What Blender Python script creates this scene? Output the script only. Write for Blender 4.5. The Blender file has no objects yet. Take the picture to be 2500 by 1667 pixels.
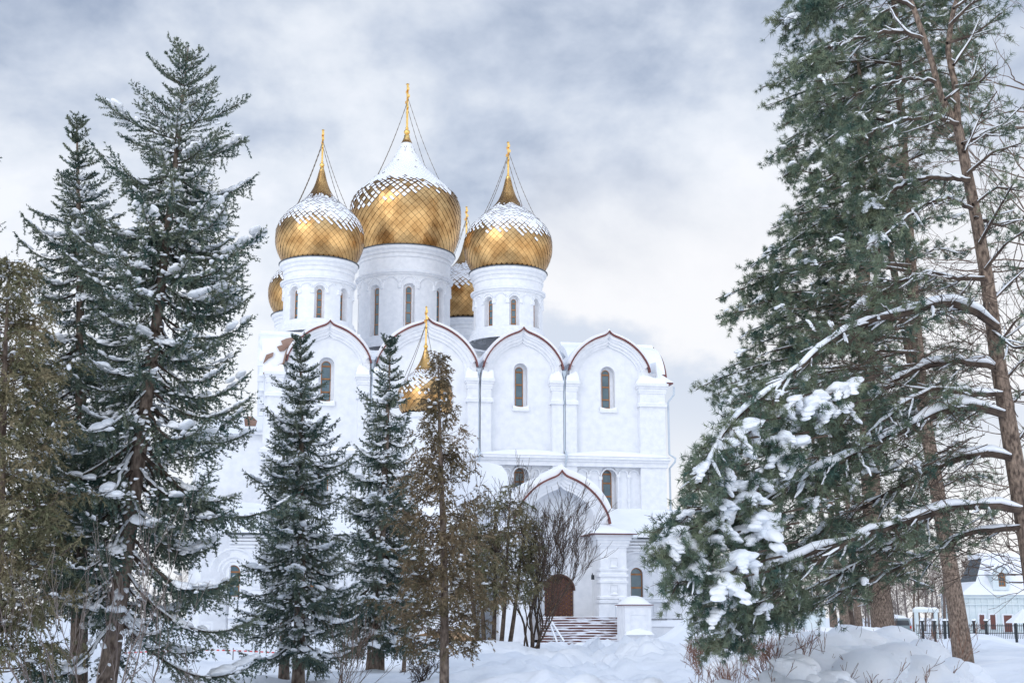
import bpy, math, random
import numpy as np
from mathutils import Vector, Matrix
from mathutils.geometry import tessellate_polygon

# ------------------------------------------------------------------ camera, sky, sun, exposure
SC = bpy.context.scene
W, H, FPX, VH, CAMZ = 2500.0, 1667.0, 3300.0, 1505.0, 1.7
TILT = math.atan((VH - H/2)/FPX)
cam_d = bpy.data.cameras.new('camera'); cam = bpy.data.objects.new('camera', cam_d)
SC.collection.objects.link(cam); SC.camera = cam
cam_d.sensor_width = 36; cam_d.lens = 36*FPX/W; cam_d.clip_start = 0.1; cam_d.clip_end = 5000
cam.location = (0, 0, CAMZ); cam.rotation_euler = (math.pi/2 + TILT, 0, 0)
SC.render.resolution_x = 1024; SC.render.resolution_y = 682
SC.view_settings.view_transform = 'Standard'; SC.view_settings.look = 'None'
SC.view_settings.exposure = 0.31; SC.view_settings.gamma = 1.0

SUN_EL, SUN_AZ = math.radians(34), math.radians(215)   # behind the camera, to the left
world = bpy.data.worlds.new('World'); SC.world = world; world.use_nodes = True
nt = world.node_tree; nd = nt.nodes; lk = nt.links; nd.clear()
out = nd.new('ShaderNodeOutputWorld'); bg = nd.new('ShaderNodeBackground'); bg.inputs['Strength'].default_value = 0.1
lk.new(bg.outputs[0], out.inputs[0])
sky = nd.new('ShaderNodeTexSky'); sky.sky_type = 'NISHITA'; sky.sun_disc = False
sky.sun_elevation = SUN_EL; sky.sun_rotation = SUN_AZ
tc = nd.new('ShaderNodeTexCoord'); sp = nd.new('ShaderNodeSeparateXYZ'); lk.new(tc.outputs['Generated'], sp.inputs[0])
def wmath(op, a, b=None, c=None):
    n = nd.new('ShaderNodeMath'); n.operation = op
    for i, v in enumerate((a, b, c)):
        if v is None: continue
        if isinstance(v, (int, float)): n.inputs[i].default_value = v
        else: lk.new(v, n.inputs[i])
    return n.outputs[0]
mp = nd.new('ShaderNodeMapping'); mp.inputs['Scale'].default_value = (1.0, 1.0, 1.45); mp.inputs['Location'].default_value = (0.35, 0.0, 0.62)
lk.new(tc.outputs['Generated'], mp.inputs[0])
def wnoise(scale, detail, rough, dist=0.0):
    n = nd.new('ShaderNodeTexNoise'); n.inputs['Scale'].default_value = scale; n.inputs['Detail'].default_value = detail
    n.inputs['Roughness'].default_value = rough; n.inputs['Distortion'].default_value = dist
    lk.new(mp.outputs[0], n.inputs['Vector']); return n.outputs['Fac']
n1 = wnoise(5.0, 6, 0.55, 0.25); n2 = wnoise(15.0, 5, 0.55, 0.1); n3 = wnoise(1.6, 3, 0.5)
z = sp.outputs['Z']
# cloud brightness: paler towards the horizon, darker blue-grey bellies higher up
nn = wmath('ADD', wmath('MULTIPLY', n1, 0.60), wmath('ADD', wmath('MULTIPLY', n2, 0.22), wmath('MULTIPLY', n3, 0.18)))
hi = nd.new('ShaderNodeMapRange'); hi.interpolation_type = 'SMOOTHSTEP'
hi.inputs['From Min'].default_value = 0.10; hi.inputs['From Max'].default_value = 0.50
hi.inputs['To Min'].default_value = 0.17; hi.inputs['To Max'].default_value = -0.03; lk.new(z, hi.inputs['Value'])
cz = nd.new('ShaderNodeMapRange'); cz.interpolation_type = 'SMOOTHSTEP'; cz.inputs['From Min'].default_value = 0.33; cz.inputs['From Max'].default_value = 0.50; cz.inputs['To Max'].default_value = 0.10; lk.new(z, cz.inputs['Value'])
cx0 = nd.new('ShaderNodeMapRange'); cx0.interpolation_type = 'SMOOTHSTEP'; cx0.inputs['From Min'].default_value = -0.02; cx0.inputs['From Max'].default_value = -0.34; lk.new(sp.outputs['X'], cx0.inputs['Value'])
fac = wmath('SUBTRACT', wmath('ADD', nn, hi.outputs[0]), wmath('MULTIPLY', cz.outputs[0], cx0.outputs[0]))
ramp = nd.new('ShaderNodeValToRGB'); lk.new(fac, ramp.inputs[0])
cr = ramp.color_ramp; cr.elements[0].position = 0.36; cr.elements[0].color = (0.19, 0.245, 0.36, 1)
cr.elements[1].position = 0.66; cr.elements[1].color = (0.82, 0.845, 0.90, 1)
for p, c in ((0.43, (0.33, 0.395, 0.52, 1)), (0.51, (0.52, 0.58, 0.69, 1)), (0.58, (0.69, 0.735, 0.81, 1))):
    e = cr.elements.new(p); e.color = c
# a cloud bank standing low on the right, with a warm bright gap above it
edge = wmath('ADD', wmath('MULTIPLY', n1, 0.16), wmath('ADD', wmath('MULTIPLY', n2, 0.05), wmath('MULTIPLY', sp.outputs['X'], -0.22)))
bank = nd.new('ShaderNodeMapRange'); bank.interpolation_type = 'SMOOTHSTEP'; bank.inputs['From Min'].default_value = 0.0; bank.inputs['From Max'].default_value = 0.022
lk.new(wmath('SUBTRACT', wmath('ADD', edge, 0.118), z), bank.inputs['Value'])
side = nd.new('ShaderNodeMapRange'); side.interpolation_type = 'SMOOTHSTEP'; side.inputs['From Min'].default_value = -0.02; side.inputs['From Max'].default_value = 0.03; lk.new(sp.outputs['X'], side.inputs['Value'])
low = nd.new('ShaderNodeMapRange'); low.interpolation_type = 'SMOOTHSTEP'; low.inputs['From Min'].default_value = 0.07; low.inputs['From Max'].default_value = 0.17; lk.new(z, low.inputs['Value'])
warm = nd.new('ShaderNodeMapRange'); warm.interpolation_type = 'SMOOTHSTEP'; warm.inputs['From Min'].default_value = 0.36; warm.inputs['From Max'].default_value = 0.24; warm.inputs['To Max'].default_value = 0.6; lk.new(z, warm.inputs['Value'])
wm = nd.new('ShaderNodeMixRGB'); wm.inputs[2].default_value = (0.86, 0.84, 0.835, 1); lk.new(wmath('MULTIPLY', warm.outputs[0], side.outputs[0]), wm.inputs[0]); lk.new(ramp.outputs[0], wm.inputs[1])
bm = nd.new('ShaderNodeMixRGB'); bm.inputs[2].default_value = (0.56, 0.62, 0.73, 1); lk.new(wmath('MULTIPLY', wmath('MULTIPLY', bank.outputs[0], side.outputs[0]), wmath('MULTIPLY', low.outputs[0], 0.85)), bm.inputs[0]); lk.new(wm.outputs[0], bm.inputs[1])
cl = nd.new('ShaderNodeVectorMath'); cl.operation = 'SCALE'; cl.inputs['Scale'].default_value = 9.6
lk.new(bm.outputs[0], cl.inputs[0])
# overhead the overcast is brightest (out of the picture), which lights the snow
up = nd.new('ShaderNodeMapRange'); up.interpolation_type = 'SMOOTHSTEP'
up.inputs['From Min'].default_value = 0.50; up.inputs['From Max'].default_value = 0.85
up.inputs['To Min'].default_value = 1.0; up.inputs['To Max'].default_value = 1.5; lk.new(z, up.inputs['Value'])
cl2 = nd.new('ShaderNodeVectorMath'); cl2.operation = 'SCALE'; lk.new(cl.outputs[0], cl2.inputs[0]); lk.new(up.outputs[0], cl2.inputs['Scale'])
bk_ = nd.new('ShaderNodeMapRange'); bk_.interpolation_type = 'SMOOTHSTEP'
bk_.inputs['From Min'].default_value = 0.25; bk_.inputs['From Max'].default_value = -0.75
bk_.inputs['To Min'].default_value = 1.0; bk_.inputs['To Max'].default_value = 1.7; lk.new(sp.outputs['Y'], bk_.inputs['Value'])
cl3 = nd.new('ShaderNodeVectorMath'); cl3.operation = 'SCALE'; lk.new(cl2.outputs[0], cl3.inputs[0]); lk.new(bk_.outputs[0], cl3.inputs['Scale']); cl2 = cl3
mx = nd.new('ShaderNodeMixRGB'); mx.inputs[0].default_value = 0.93
lk.new(sky.outputs[0], mx.inputs[1]); lk.new(cl2.outputs[0], mx.inputs[2]); lk.new(mx.outputs[0], bg.inputs[0])

sun_d = bpy.data.lights.new('sun', 'SUN'); sun_d.energy = 0.6; sun_d.angle = math.radians(30); sun_d.color = (1.0, 0.95, 0.88)
sun = bpy.data.objects.new('sun', sun_d); SC.collection.objects.link(sun)
sd = Vector((math.sin(SUN_AZ)*math.cos(SUN_EL), math.cos(SUN_AZ)*math.cos(SUN_EL), math.sin(SUN_EL)))
sun.rotation_euler = sd.to_track_quat('Z', 'Y').to_euler()

# ------------------------------------------------------------------ helpers
CT, ST = math.cos(TILT), math.sin(TILT)
K = 2500/2352.0
def ray(u, v):
    x = (u - W/2)/FPX; y = (H/2 - v)/FPX
    d = (x, CT - ST*y, ST + CT*y)
    return d[0]/d[1], d[2]/d[1]
def P(u, v, Y):
    a, b = ray(u, v); return np.array((a*Y, Y, CAMZ + b*Y))
def Q(u, v, Y):                       # same, from the 2352-wide view
    return P(u*K, v*K, Y)

class Acc:
    def __init__(s): s.v = []; s.f = []; s.n = 0
    def add(s, V, F, m=0):
        V = np.asarray(V, dtype=np.float64).reshape(-1, 3)
        if not isinstance(F, list) or (F and not isinstance(F[0], (list, tuple, np.ndarray))): F = [F]
        if isinstance(F, list) and F and isinstance(F[0], (list, tuple)):
            by = {}
            for f in F: by.setdefault(len(f), []).append(f)
            F = [np.array(x) for x in by.values()]
        for a in F:
            a = np.asarray(a, dtype=np.int64)
            if a.size: s.f.append((a + s.n, m))
        s.v.append(V); s.n += len(V)
    def box(s, x0, x1, y0, y1, z0, z1, m=0):
        V = [(x, y, z) for z in (z0, z1) for y in (y0, y1) for x in (x0, x1)]
        s.add(V, [(0,1,3,2), (4,5,7,6), (0,1,5,4), (2,3,7,6), (0,2,6,4), (1,3,7,5)], m)
    def tube(s, pts, rad, k=6, m=0, cap=True):
        pts = np.asarray(pts, float); n = len(pts)
        rad = np.broadcast_to(np.asarray(rad, float), (n,))
        T = np.gradient(pts, axis=0); T /= (np.linalg.norm(T, axis=1)[:, None] + 1e-9)
        d = pts[-1] - pts[0]
        ref = np.array((1.0, 0.13, 0)) if abs(d[2]) > 0.8*np.linalg.norm(d) else np.array((0, 0.07, 1.0))
        U = np.cross(T, ref); U /= (np.linalg.norm(U, axis=1)[:, None] + 1e-9); Vv = np.cross(U, T)
        a = np.arange(k)*2*math.pi/k
        R = pts[:, None] + rad[:, None, None]*(np.cos(a)[None, :, None]*U[:, None] + np.sin(a)[None, :, None]*Vv[:, None])
        i = np.arange(n-1)[:, None]*k; j = np.arange(k)[None]; j2 = (j+1) % k
        F = np.stack([i+j, i+j2, i+k+j2, i+k+j], -1).reshape(-1, 4)
        Fs = [F]
        if cap and k >= 3: Fs.append(np.array([list(range(k))[::-1], [(n-1)*k+q for q in range(k)]]))
        s.add(R.reshape(-1, 3), [x for x in Fs], m)
    def slab(s, loops, t0, t1, m=0, back=False, axis='y'):
        # loops: lists of (s,z); front at t0, sides to t1
        conv = (lambda p, t: (p[0], t, p[1])) if axis == 'y' else (lambda p, t: (t, p[0], p[1]))
        poly = [[Vector((p[0], p[1], 0)) for p in L] for L in loops]
        tri = tessellate_polygon(poly); flat = [p for L in loops for p in L]
        s.add([conv(p, t0) for p in flat], np.array([list(t) for t in tri]), m)
        if back: s.add([conv(p, t1) for p in flat], np.array([list(t) for t in tri]), m)
        for L in loops:
            n = len(L); V = [conv(p, t0) for p in L] + [conv(p, t1) for p in L]
            s.add(V, np.array([(i, (i+1) % n, n+(i+1) % n, n+i) for i in range(n)]), m)
    def ribbon(s, A, B, t0, t1, m=0, axis='y'):
        # open strip between polylines A (inner) and B (outer), with thickness t0..t1
        conv = (lambda p, t: (p[0], t, p[1])) if axis == 'y' else (lambda p, t: (t, p[0], p[1]))
        n = len(A); V = [conv(p, t0) for p in A] + [conv(p, t0) for p in B] + [conv(p, t1) for p in A] + [conv(p, t1) for p in B]
        F = []
        for i in range(n-1):
            F += [(i, i+1, n+i+1, n+i), (2*n+i, 2*n+i+1, 3*n+i+1, 3*n+i), (i, i+1, 2*n+i+1, 2*n+i), (n+i, n+i+1, 3*n+i+1, 3*n+i)]
        for i in (0, n-1): F.append((i, n+i, 3*n+i, 2*n+i))
        s.add(V, F, m)
    def revolve(s, prof, k=48, c=(0, 0), m=0):
        prof = np.array(prof, float); a = np.arange(k)*2*math.pi/k; n = len(prof)
        V = np.stack([c[0] + prof[:, 0][:, None]*np.cos(a), c[1] + prof[:, 0][:, None]*np.sin(a), np.repeat(prof[:, 1][:, None], k, 1)], -1)
        i = np.arange(n-1)[:, None]*k; j = np.arange(k)[None]; j2 = (j+1) % k
        s.add(V.reshape(-1, 3), np.stack([i+j, i+j2, i+k+j2, i+k+j], -1).reshape(-1, 4), m)
    def build(s, name, mats, parent=None, smooth=False, loc=None):
        me = bpy.data.meshes.new(name)
        V = np.concatenate(s.v) if s.v else np.zeros((0, 3))
        if loc is not None: V = V - np.array(loc)
        me.vertices.add(len(V)); me.vertices.foreach_set('co', V.astype(np.float32).ravel())
        li = np.concatenate([f.ravel() for f, _ in s.f]); tot = np.concatenate([np.full(len(f), f.shape[1]) for f, _ in s.f])
        mi = np.concatenate([np.full(len(f), m) for f, m in s.f]); st = np.concatenate([[0], np.cumsum(tot)[:-1]])
        me.loops.add(len(li)); me.loops.foreach_set('vertex_index', li.astype(np.int32))
        me.polygons.add(len(tot)); me.polygons.foreach_set('loop_start', st.astype(np.int32)); me.polygons.foreach_set('loop_total', tot.astype(np.int32))
        me.polygons.foreach_set('material_index', mi.astype(np.int32))
        me.polygons.foreach_set('use_smooth', np.full(len(tot), bool(smooth)))
        if not isinstance(mats, (list, tuple)): mats = [mats]
        for m in mats: me.materials.append(m)
        me.update(calc_edges=True); me.validate()
        o = bpy.data.objects.new(name, me); SC.collection.objects.link(o)
        if parent is not None: o.parent = parent
        if loc is not None: o.location = loc
        return o

def tag(o, label=None, cat=None, group=None, kind=None):
    if label: o['label'] = label
    if cat: o['category'] = cat
    if group: o['group'] = group
    if kind: o['kind'] = kind
    return o
def empty(name, loc, rz=0, label=None, cat=None, group=None):
    o = bpy.data.objects.new(name, None); SC.collection.objects.link(o); o.location = loc; o.rotation_euler = (0, 0, rz)
    o.empty_display_size = 0.2
    return tag(o, label, cat, group)

# ------------------------------------------------------------------ materials
def material(name, c1, c2=None, scale=3.0, rough=0.7, metal=0.0, bump=0.0, bscale=20.0, detail=4, spec=0.3, lo=0.35, hi=0.65, trans=0.0, bdist=0.02):
    m = bpy.data.materials.new(name); m.use_nodes = True; t = m.node_tree; N = t.nodes; L = t.links
    b = N['Principled BSDF']; b.inputs['Roughness'].default_value = rough; b.inputs['Metallic'].default_value = metal
    b.inputs['Specular IOR Level'].default_value = spec
    co = N.new('ShaderNodeTexCoord')
    if c2 is not None:
        n = N.new('ShaderNodeTexNoise'); n.inputs['Scale'].default_value = scale; n.inputs['Detail'].default_value = detail
        L.new(co.outputs['Object'], n.inputs['Vector'])
        r = N.new('ShaderNodeValToRGB'); r.color_ramp.elements[0].position = lo; r.color_ramp.elements[1].position = hi
        r.color_ramp.elements[0].color = (*c1, 1); r.color_ramp.elements[1].color = (*c2, 1)
        L.new(n.outputs['Fac'], r.inputs[0]); L.new(r.outputs[0], b.inputs['Base Color'])
    else: b.inputs['Base Color'].default_value = (*c1, 1)
    if bump > 0:
        n2 = N.new('ShaderNodeTexNoise'); n2.inputs['Scale'].default_value = bscale; n2.inputs['Detail'].default_value = 5
        L.new(co.outputs['Object'], n2.inputs['Vector'])
        bp = N.new('ShaderNodeBump'); bp.inputs['Strength'].default_value = bump; bp.inputs['Distance'].default_value = bdist
        L.new(n2.outputs['Fac'], bp.inputs['Height']); L.new(bp.outputs[0], b.inputs['Normal'])
    return m
def scale_node(m, vec):
    t = m.node_tree; N = t.nodes; L = t.links; co = [n for n in N if n.type == 'TEX_COORD'][0]
    mpn = N.new('ShaderNodeMapping'); mpn.inputs['Scale'].default_value = vec
    for n in N:
        if n.type == 'TEX_NOISE': L.new(mpn.outputs[0], n.inputs['Vector'])
    L.new(co.outputs['Object'], mpn.inputs[0])

M = {}
M['snow'] = material('snow', (0.80, 0.84, 0.90), (0.88, 0.91, 0.95), 0.6, 0.75, bump=0.55, bscale=2.2, bdist=0.12, spec=0.15)
M['tree_snow'] = material('tree_snow', (0.84, 0.88, 0.93), (0.90, 0.92, 0.95), 2.0, 0.75, bump=0.35, bscale=9, bdist=0.05, spec=0.15)
M['roof_snow'] = material('roof_snow', (0.84, 0.87, 0.92), (0.90, 0.92, 0.95), 0.5, 0.75, bump=0.3, bscale=1.2, bdist=0.15, spec=0.15)
M['plaster'] = material('plaster', (0.705, 0.73, 0.77), (0.79, 0.81, 0.845), 1.6, 0.85, bump=0.35, bscale=7, bdist=0.03, detail=8, lo=0.3, hi=0.6)
M['trim'] = material('trim', (0.72, 0.745, 0.785), (0.80, 0.82, 0.855), 2.4, 0.85, bump=0.3, bscale=9, bdist=0.03, detail=8)
M['metal_red'] = material('metal_red', (0.115, 0.035, 0.035), (0.19, 0.07, 0.06), 1.5, 0.5)
M['roof_brown'] = material('roof_brown', (0.20, 0.12, 0.09), (0.30, 0.20, 0.16), 1.0, 0.6)
M['gold'] = material('gold', (0.42, 0.24, 0.095), (0.70, 0.45, 0.20), 0.75, 0.33, 1.0, detail=2)  # darker noise blotches in the colour imitate reflected trees and ground
M['gold_dark'] = material('gold_dark', (0.10, 0.05, 0.015), None, 1, 0.6, 0.6)
M['gold_bright'] = material('gold_bright', (0.95, 0.66, 0.24), (0.80, 0.50, 0.14), 2, 0.28, 1.0)
M['gold_neck'] = material('gold_neck', (0.50, 0.29, 0.10), (0.78, 0.50, 0.19), 1.2, 0.32, 1.0)
M['frame'] = material('frame', (0.30, 0.13, 0.05), (0.40, 0.19, 0.08), 3, 0.5)
M['glass'] = material('glass', (0.06, 0.12, 0.15), (0.12, 0.20, 0.24), 0.7, 0.12, spec=0.6)
M['pipe'] = material('pipe', (0.50, 0.57, 0.64), None, 1, 0.5)
M['chain'] = material('chain', (0.16, 0.13, 0.10), None, 1, 0.5, 0.5)
M['door'] = material('door', (0.085, 0.04, 0.03), (0.13, 0.06, 0.045), 4, 0.5)
M['stone'] = material('stone', (0.42, 0.42, 0.44), (0.52, 0.52, 0.55), 3, 0.8)
M['step_red'] = material('step_red', (0.13, 0.055, 0.045), (0.72, 0.74, 0.80), 0.9, 0.8, detail=6, lo=0.50, hi=0.58)
scale_node(M['step_red'], (0.9, 1.0, 7.0))
M['bark_spruce'] = material('bark_spruce', (0.085, 0.062, 0.05), (0.27, 0.215, 0.175), 11, 0.9, bump=0.8, bscale=14, bdist=0.04)
M['bark_pine'] = material('bark_pine', (0.075, 0.055, 0.045), (0.33, 0.25, 0.195), 22, 0.9, bump=1.0, bscale=24, bdist=0.05, detail=8, lo=.34, hi=.66)
scale_node(M['bark_pine'], (1.0, 1.0, 0.4)); scale_node(M['bark_spruce'], (1.0, 1.0, 0.5))
M['bark_dark'] = material('bark_dark', (0.045, 0.032, 0.027), (0.12, 0.09, 0.07), 5, 0.9, bump=0.5, bscale=12)
M['twig'] = material('twig', (0.10, 0.07, 0.055), (0.20, 0.15, 0.12), 2, 0.8)
M['twig_grey'] = material('twig_grey', (0.16, 0.13, 0.12), (0.26, 0.22, 0.20), 1, 0.8)
M['twig_red'] = material('twig_red', (0.12, 0.055, 0.04), (0.26, 0.14, 0.09), 2, 0.8)
M['spruce_needle'] = material('spruce_needle', (0.034, 0.080, 0.072), (0.18, 0.205, 0.145), 2.6, 0.65, detail=6)
M['pine_needle'] = material('pine_needle', (0.040, 0.092, 0.076), (0.225, 0.26, 0.165), 2.2, 0.6, detail=6)
M['thuja_leaf'] = material('thuja_leaf', (0.10, 0.085, 0.045), (0.25, 0.185, 0.115), 1.4, 0.7, detail=6)
M['thuja_green'] = material('thuja_green', (0.10, 0.115, 0.060), (0.26, 0.215, 0.13), 1.2, 0.7, detail=6)
M['asphalt'] = material('asphalt', (0.3, 0.3, 0.3))
M['black_iron'] = material('black_iron', (0.025, 0.03, 0.035), None, 1, 0.5)
M['house_wall'] = material('house_wall', (0.62, 0.70, 0.72), (0.70, 0.76, 0.77), 1, 0.8)
M['slate'] = material('slate', (0.07, 0.085, 0.10), (0.12, 0.135, 0.15), 2, 0.7)
M['house_door'] = material('house_door', (0.16, 0.07, 0.06), None, 1, 0.6)
M['car_paint'] = material('car_paint', (0.20, 0.25, 0.27), None, 1, 0.35, spec=0.5)
M['car_glass'] = material('car_glass', (0.03, 0.04, 0.05), None, 1, 0.1, spec=0.6)
M['rubber'] = material('rubber', (0.02, 0.02, 0.02), None, 1, 0.8)
M['hay'] = material('hay', (0.22, 0.13, 0.07), (0.40, 0.27, 0.16), 2.5, 0.95, bump=1, bscale=7, bdist=0.1)
M['red_lamp'] = material('red_lamp', (0.5, 0.03, 0.02), None, 1, 0.4)
M['tape_red'] = material('tape_red', (0.65, 0.08, 0.08), None, 1, 0.5)
M['tape_white'] = material('tape_white', (0.8, 0.8, 0.82), None, 1, 0.5)
M['ice'] = material('ice', (0.75, 0.82, 0.88), None, 1, 0.2, spec=0.5)

# ------------------------------------------------------------------ ground
rs = np.random.RandomState(11)
GS = [(rs.uniform(0, 6.28), rs.uniform(0, 6.28), rs.uniform(0.08, 1.1), rs.uniform(0, 6.28)) for _ in range(34)]
def gpt(u, v):
    Y = CAMZ*FPX/(v - VH); p = P(u, v, Y); return p[0], p[1]
MOUNDS = []   # x, y, rx, ry, h
def mound(u, Y, ru, ry, h): MOUNDS.append(((u - 1250)/FPX*Y, Y, ru/FPX*Y, ry, h))
mound(1660, 84, 80, 4, 0.7); mound(1715, 83, 62, 4.0, 1.75); mound(1680, 90, 60, 3, 0.9)
mound(1500, 66, 130, 6, 0.22); mound(1310, 74, 80, 5, 0.30)
mound(1600, 60, 90, 5, 0.3); mound(1180, 60, 160, 6, 0.45); mound(1000, 70, 200, 7, 0.5); mound(760, 62, 260, 6, 0.35)
mound(900, 85, 150, 7, 0.9); mound(1250, 40, 150, 4, 0.18); mound(500, 60, 200, 6, 0.5); mound(120, 52, 240, 6, 0.45)
mound(350, 85, 120, 6, 1.2); mound(2030, 70, 190, 7, 0.75); mound(2250, 80, 150, 7, 0.5); mound(2440, 75, 120, 6, 0.5)
mound(1900, 62, 90, 5, 0.55); mound(2380, 95, 150, 6, 0.8); mound(1150, 45, 120, 4, 0.15); mound(700, 45, 220, 4, 0.15)
mound(1850, 50, 110, 4, 0.35); mound(2100, 56, 90, 4, 0.35); mound(2245, 46.5, 45, 1.2, 0.3)
def gh(x, y):
    x = np.asarray(x, float); y = np.asarray(y, float)
    d = np.sqrt(x*x + y*y)
    z = -0.45*np.clip((y - 55)/35, 0, 1)
    n = 0
    for a, p, f, q in GS:
        n = n + np.sin((x*math.cos(a) + y*math.sin(a))*f + p)*0.06/(0.3 + f)
    z = z + n*np.clip((170 - d)/120, 0.0, 1)
    for mx_, my_, rx, ry, h in MOUNDS:
        z = z + h*np.exp(-((x-mx_)/rx)**2 - ((y-my_)/ry)**2)
    # trodden path running from the lower middle to the stairs
    px = np.interp(y, [20, 31, 40, 55, 75, 95], [3.5, 2.6, 2.4, 3.3, 4.6, 4.8])
    z = z - 0.28*np.exp(-((x-px)/2.1)**2)*np.clip((100-y)/15, 0, 1)
    return z
ys = np.concatenate([np.arange(-12, 14, 2.0), np.arange(14, 120, 0.3), np.arange(120, 200, 2.5), np.geomspace(200, 2600, 22)])
tt = np.linspace(-1, 1, 340)
a = Acc(); ny = len(ys); nx = len(tt)
YY = np.repeat(ys[:, None], nx, 1); wd = np.maximum(np.abs(ys)*0.52 + 8, 14)
wd = np.where(ys > 200, ys*2.0, wd + np.clip(ys-100, 0, 100)*2.96)
XX = np.sign(tt)[None]*np.abs(tt)[None]**1.0*wd[:, None]
fine = np.zeros_like(XX)
r2 = np.random.RandomState(5)
for _ in range(40):
    an, ph, f = r2.uniform(0, 6.28), r2.uniform(0, 6.28), r2.uniform(1.5, 7)
    fine += np.sin((XX*math.cos(an)+YY*math.sin(an))*f + ph + 1.5*np.sin(XX*0.7+ph)*np.cos(YY*0.6))
pxm = np.interp(YY, [20, 31, 40, 55, 75, 95], [3.5, 2.6, 2.4, 3.3, 4.6, 4.8])
amp = 0.006 + 0.030*np.exp(-((XX-pxm)/3.0)**2) + 0.018*np.exp(-((XX-6)/6)**2 - ((YY-62)/9)**2)
ZZ = gh(XX, YY) + fine*amp*np.clip((130-YY)/60, 0, 1)
i = np.arange(ny-1)[:, None]*nx; j = np.arange(nx-1)[None]
a.add(np.stack([XX, YY, ZZ], -1).reshape(-1, 3), np.stack([i+j, i+j+1, i+nx+j+1, i+nx+j], -1).reshape(-1, 4))
g = a.build('ground', M['snow'], smooth=True); g['kind'] = 'structure'
def G(x, y): return float(gh(x, y))

# ------------------------------------------------------------------ cathedral frame
TH = math.radians(10.5)
ox, _ = ray(1130, 1300); ORG = np.array((ox*112.0, 112.0, 0.0))
Dv = np.array((math.cos(TH), math.sin(TH))); Nv = np.array((-math.sin(TH), math.cos(TH)))
def F(u, v, t=0.0):
    a_, b_ = ray(u, v); d = np.array((a_, 1.0))
    lam = (t + ORG[:2] @ Nv)/(d @ Nv)
    p = d*lam - ORG[:2]
    return float(p @ Dv), CAMZ + b_*lam
def FS(u, t=0.0, v=1100): return F(u, v, t)[0]
ch = empty('cathedral', ORG, TH, 'large white orthodox cathedral with five big gold onion domes, snow on its roofs', 'church')

def keel(cx, hw, zs, za, kind='outer', n=0):
    if kind == 'outer': pr = [(0,1),(.03,.955),(.08,.91),(.14,.88),(.22,.85),(.306,.815),(.395,.772),(.485,.718),(.59,.642),(.69,.553),(.77,.465),(.84,.370),(.90,.275),(.944,.190),(.98,.10),(1,0)]
    else: pr = [(0,1),(.14,.945),(.3,.88),(.42,.83),(.54,.76),(.64,.68),(.74,.58),(.82,.48),(.90,.34),(.96,.19),(1,0)]
    R = [(cx + x*hw, zs + y*(za-zs)) for x, y in pr]
    return [(2*cx - x, z_) for x, z_ in R[::-1]] + R[1:]     # left foot .. apex .. right foot
def round_arch(x0, x1, zb, zt, n=14):
    r = (x1-x0)/2; c = (x0+x1)/2; zc = zt - r
    return [(x0, zb)] + [(c - r*math.cos(a_), zc + r*math.sin(a_)) for a_ in np.linspace(0, math.pi, n)] + [(x1, zb)]
def arch_line(x0, x1, zt, n=14):
    return round_arch(x0, x1, 0, zt, n)[1:-1]
def window(parent, x0, x1, zb, zt, t, bars, fw=0.09, vert=False):
    """frame with panes, in the local (s,t,z) frame of the parent"""
    f = Acc(); o = round_arch(x0, x1, zb, zt); inn = round_arch(x0+fw, x1-fw, zb+fw, zt-fw)
    f.slab([o, inn], t, t+0.1)
    for b in bars:
        zz = zb + (zt-zb)*b; f.box(x0+fw*0.6, x1-fw*0.6, t-0.015, t+0.09, zz-0.06, zz+0.06)
    if vert: f.box((x0+x1)/2-0.03, (x0+x1)/2+0.03, t-0.01, t+0.09, zb+fw, zt-fw)
    wf = f.build('window', M['frame'], parent)
    p = Acc(); p.slab([round_arch(x0+0.02, x1-0.02, zb+0.02, zt-0.02)], t+0.05, t+0.07); p.build('pane', M['glass'], wf)
    return wf

SL, SR = FS(640), FS(1621)
DEP = 33.0
zsp_pts = [F(901, 880), F(912.6, 885), F(1163, 899), F(1175, 899), F(1373.5, 908), F(1385.7, 904), F(1586, 919)]
ZSP = float(np.mean([q[1] for q in zsp_pts]))
ZSTR = float(np.mean([F(1198, 1113)[1], F(1627, 1120)[1]]))
ZCAP = float(np.mean([F(881, 918)[1], F(1189, 926)[1], F(1355, 932.6)[1], F(1585, 939)[1]]))
zak = [((691, 901), (798, 784)), ((912.6, 1163), (1040, 778.5)), ((1175, 1373.5), (1273.5, 800.8)), ((1385.7, 1586), (1482, 809.7))]
pil = [(640, 672), (863, 940), (1132, 1204), (1338.5, 1413), (1553, 1621)]
wins_up = [((785, 806, 881.5, 979), (779, 814, 871, 985)), None, ((1257.6, 1276.8, 896, 993), (1254, 1288, 886, 998)), ((1468, 1489, 903.6, 997), (1465, 1502, 894, 1002))]
wins_lo = [(1258, 1281, 1143), (1472.7, 1495, 1147)]

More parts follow.
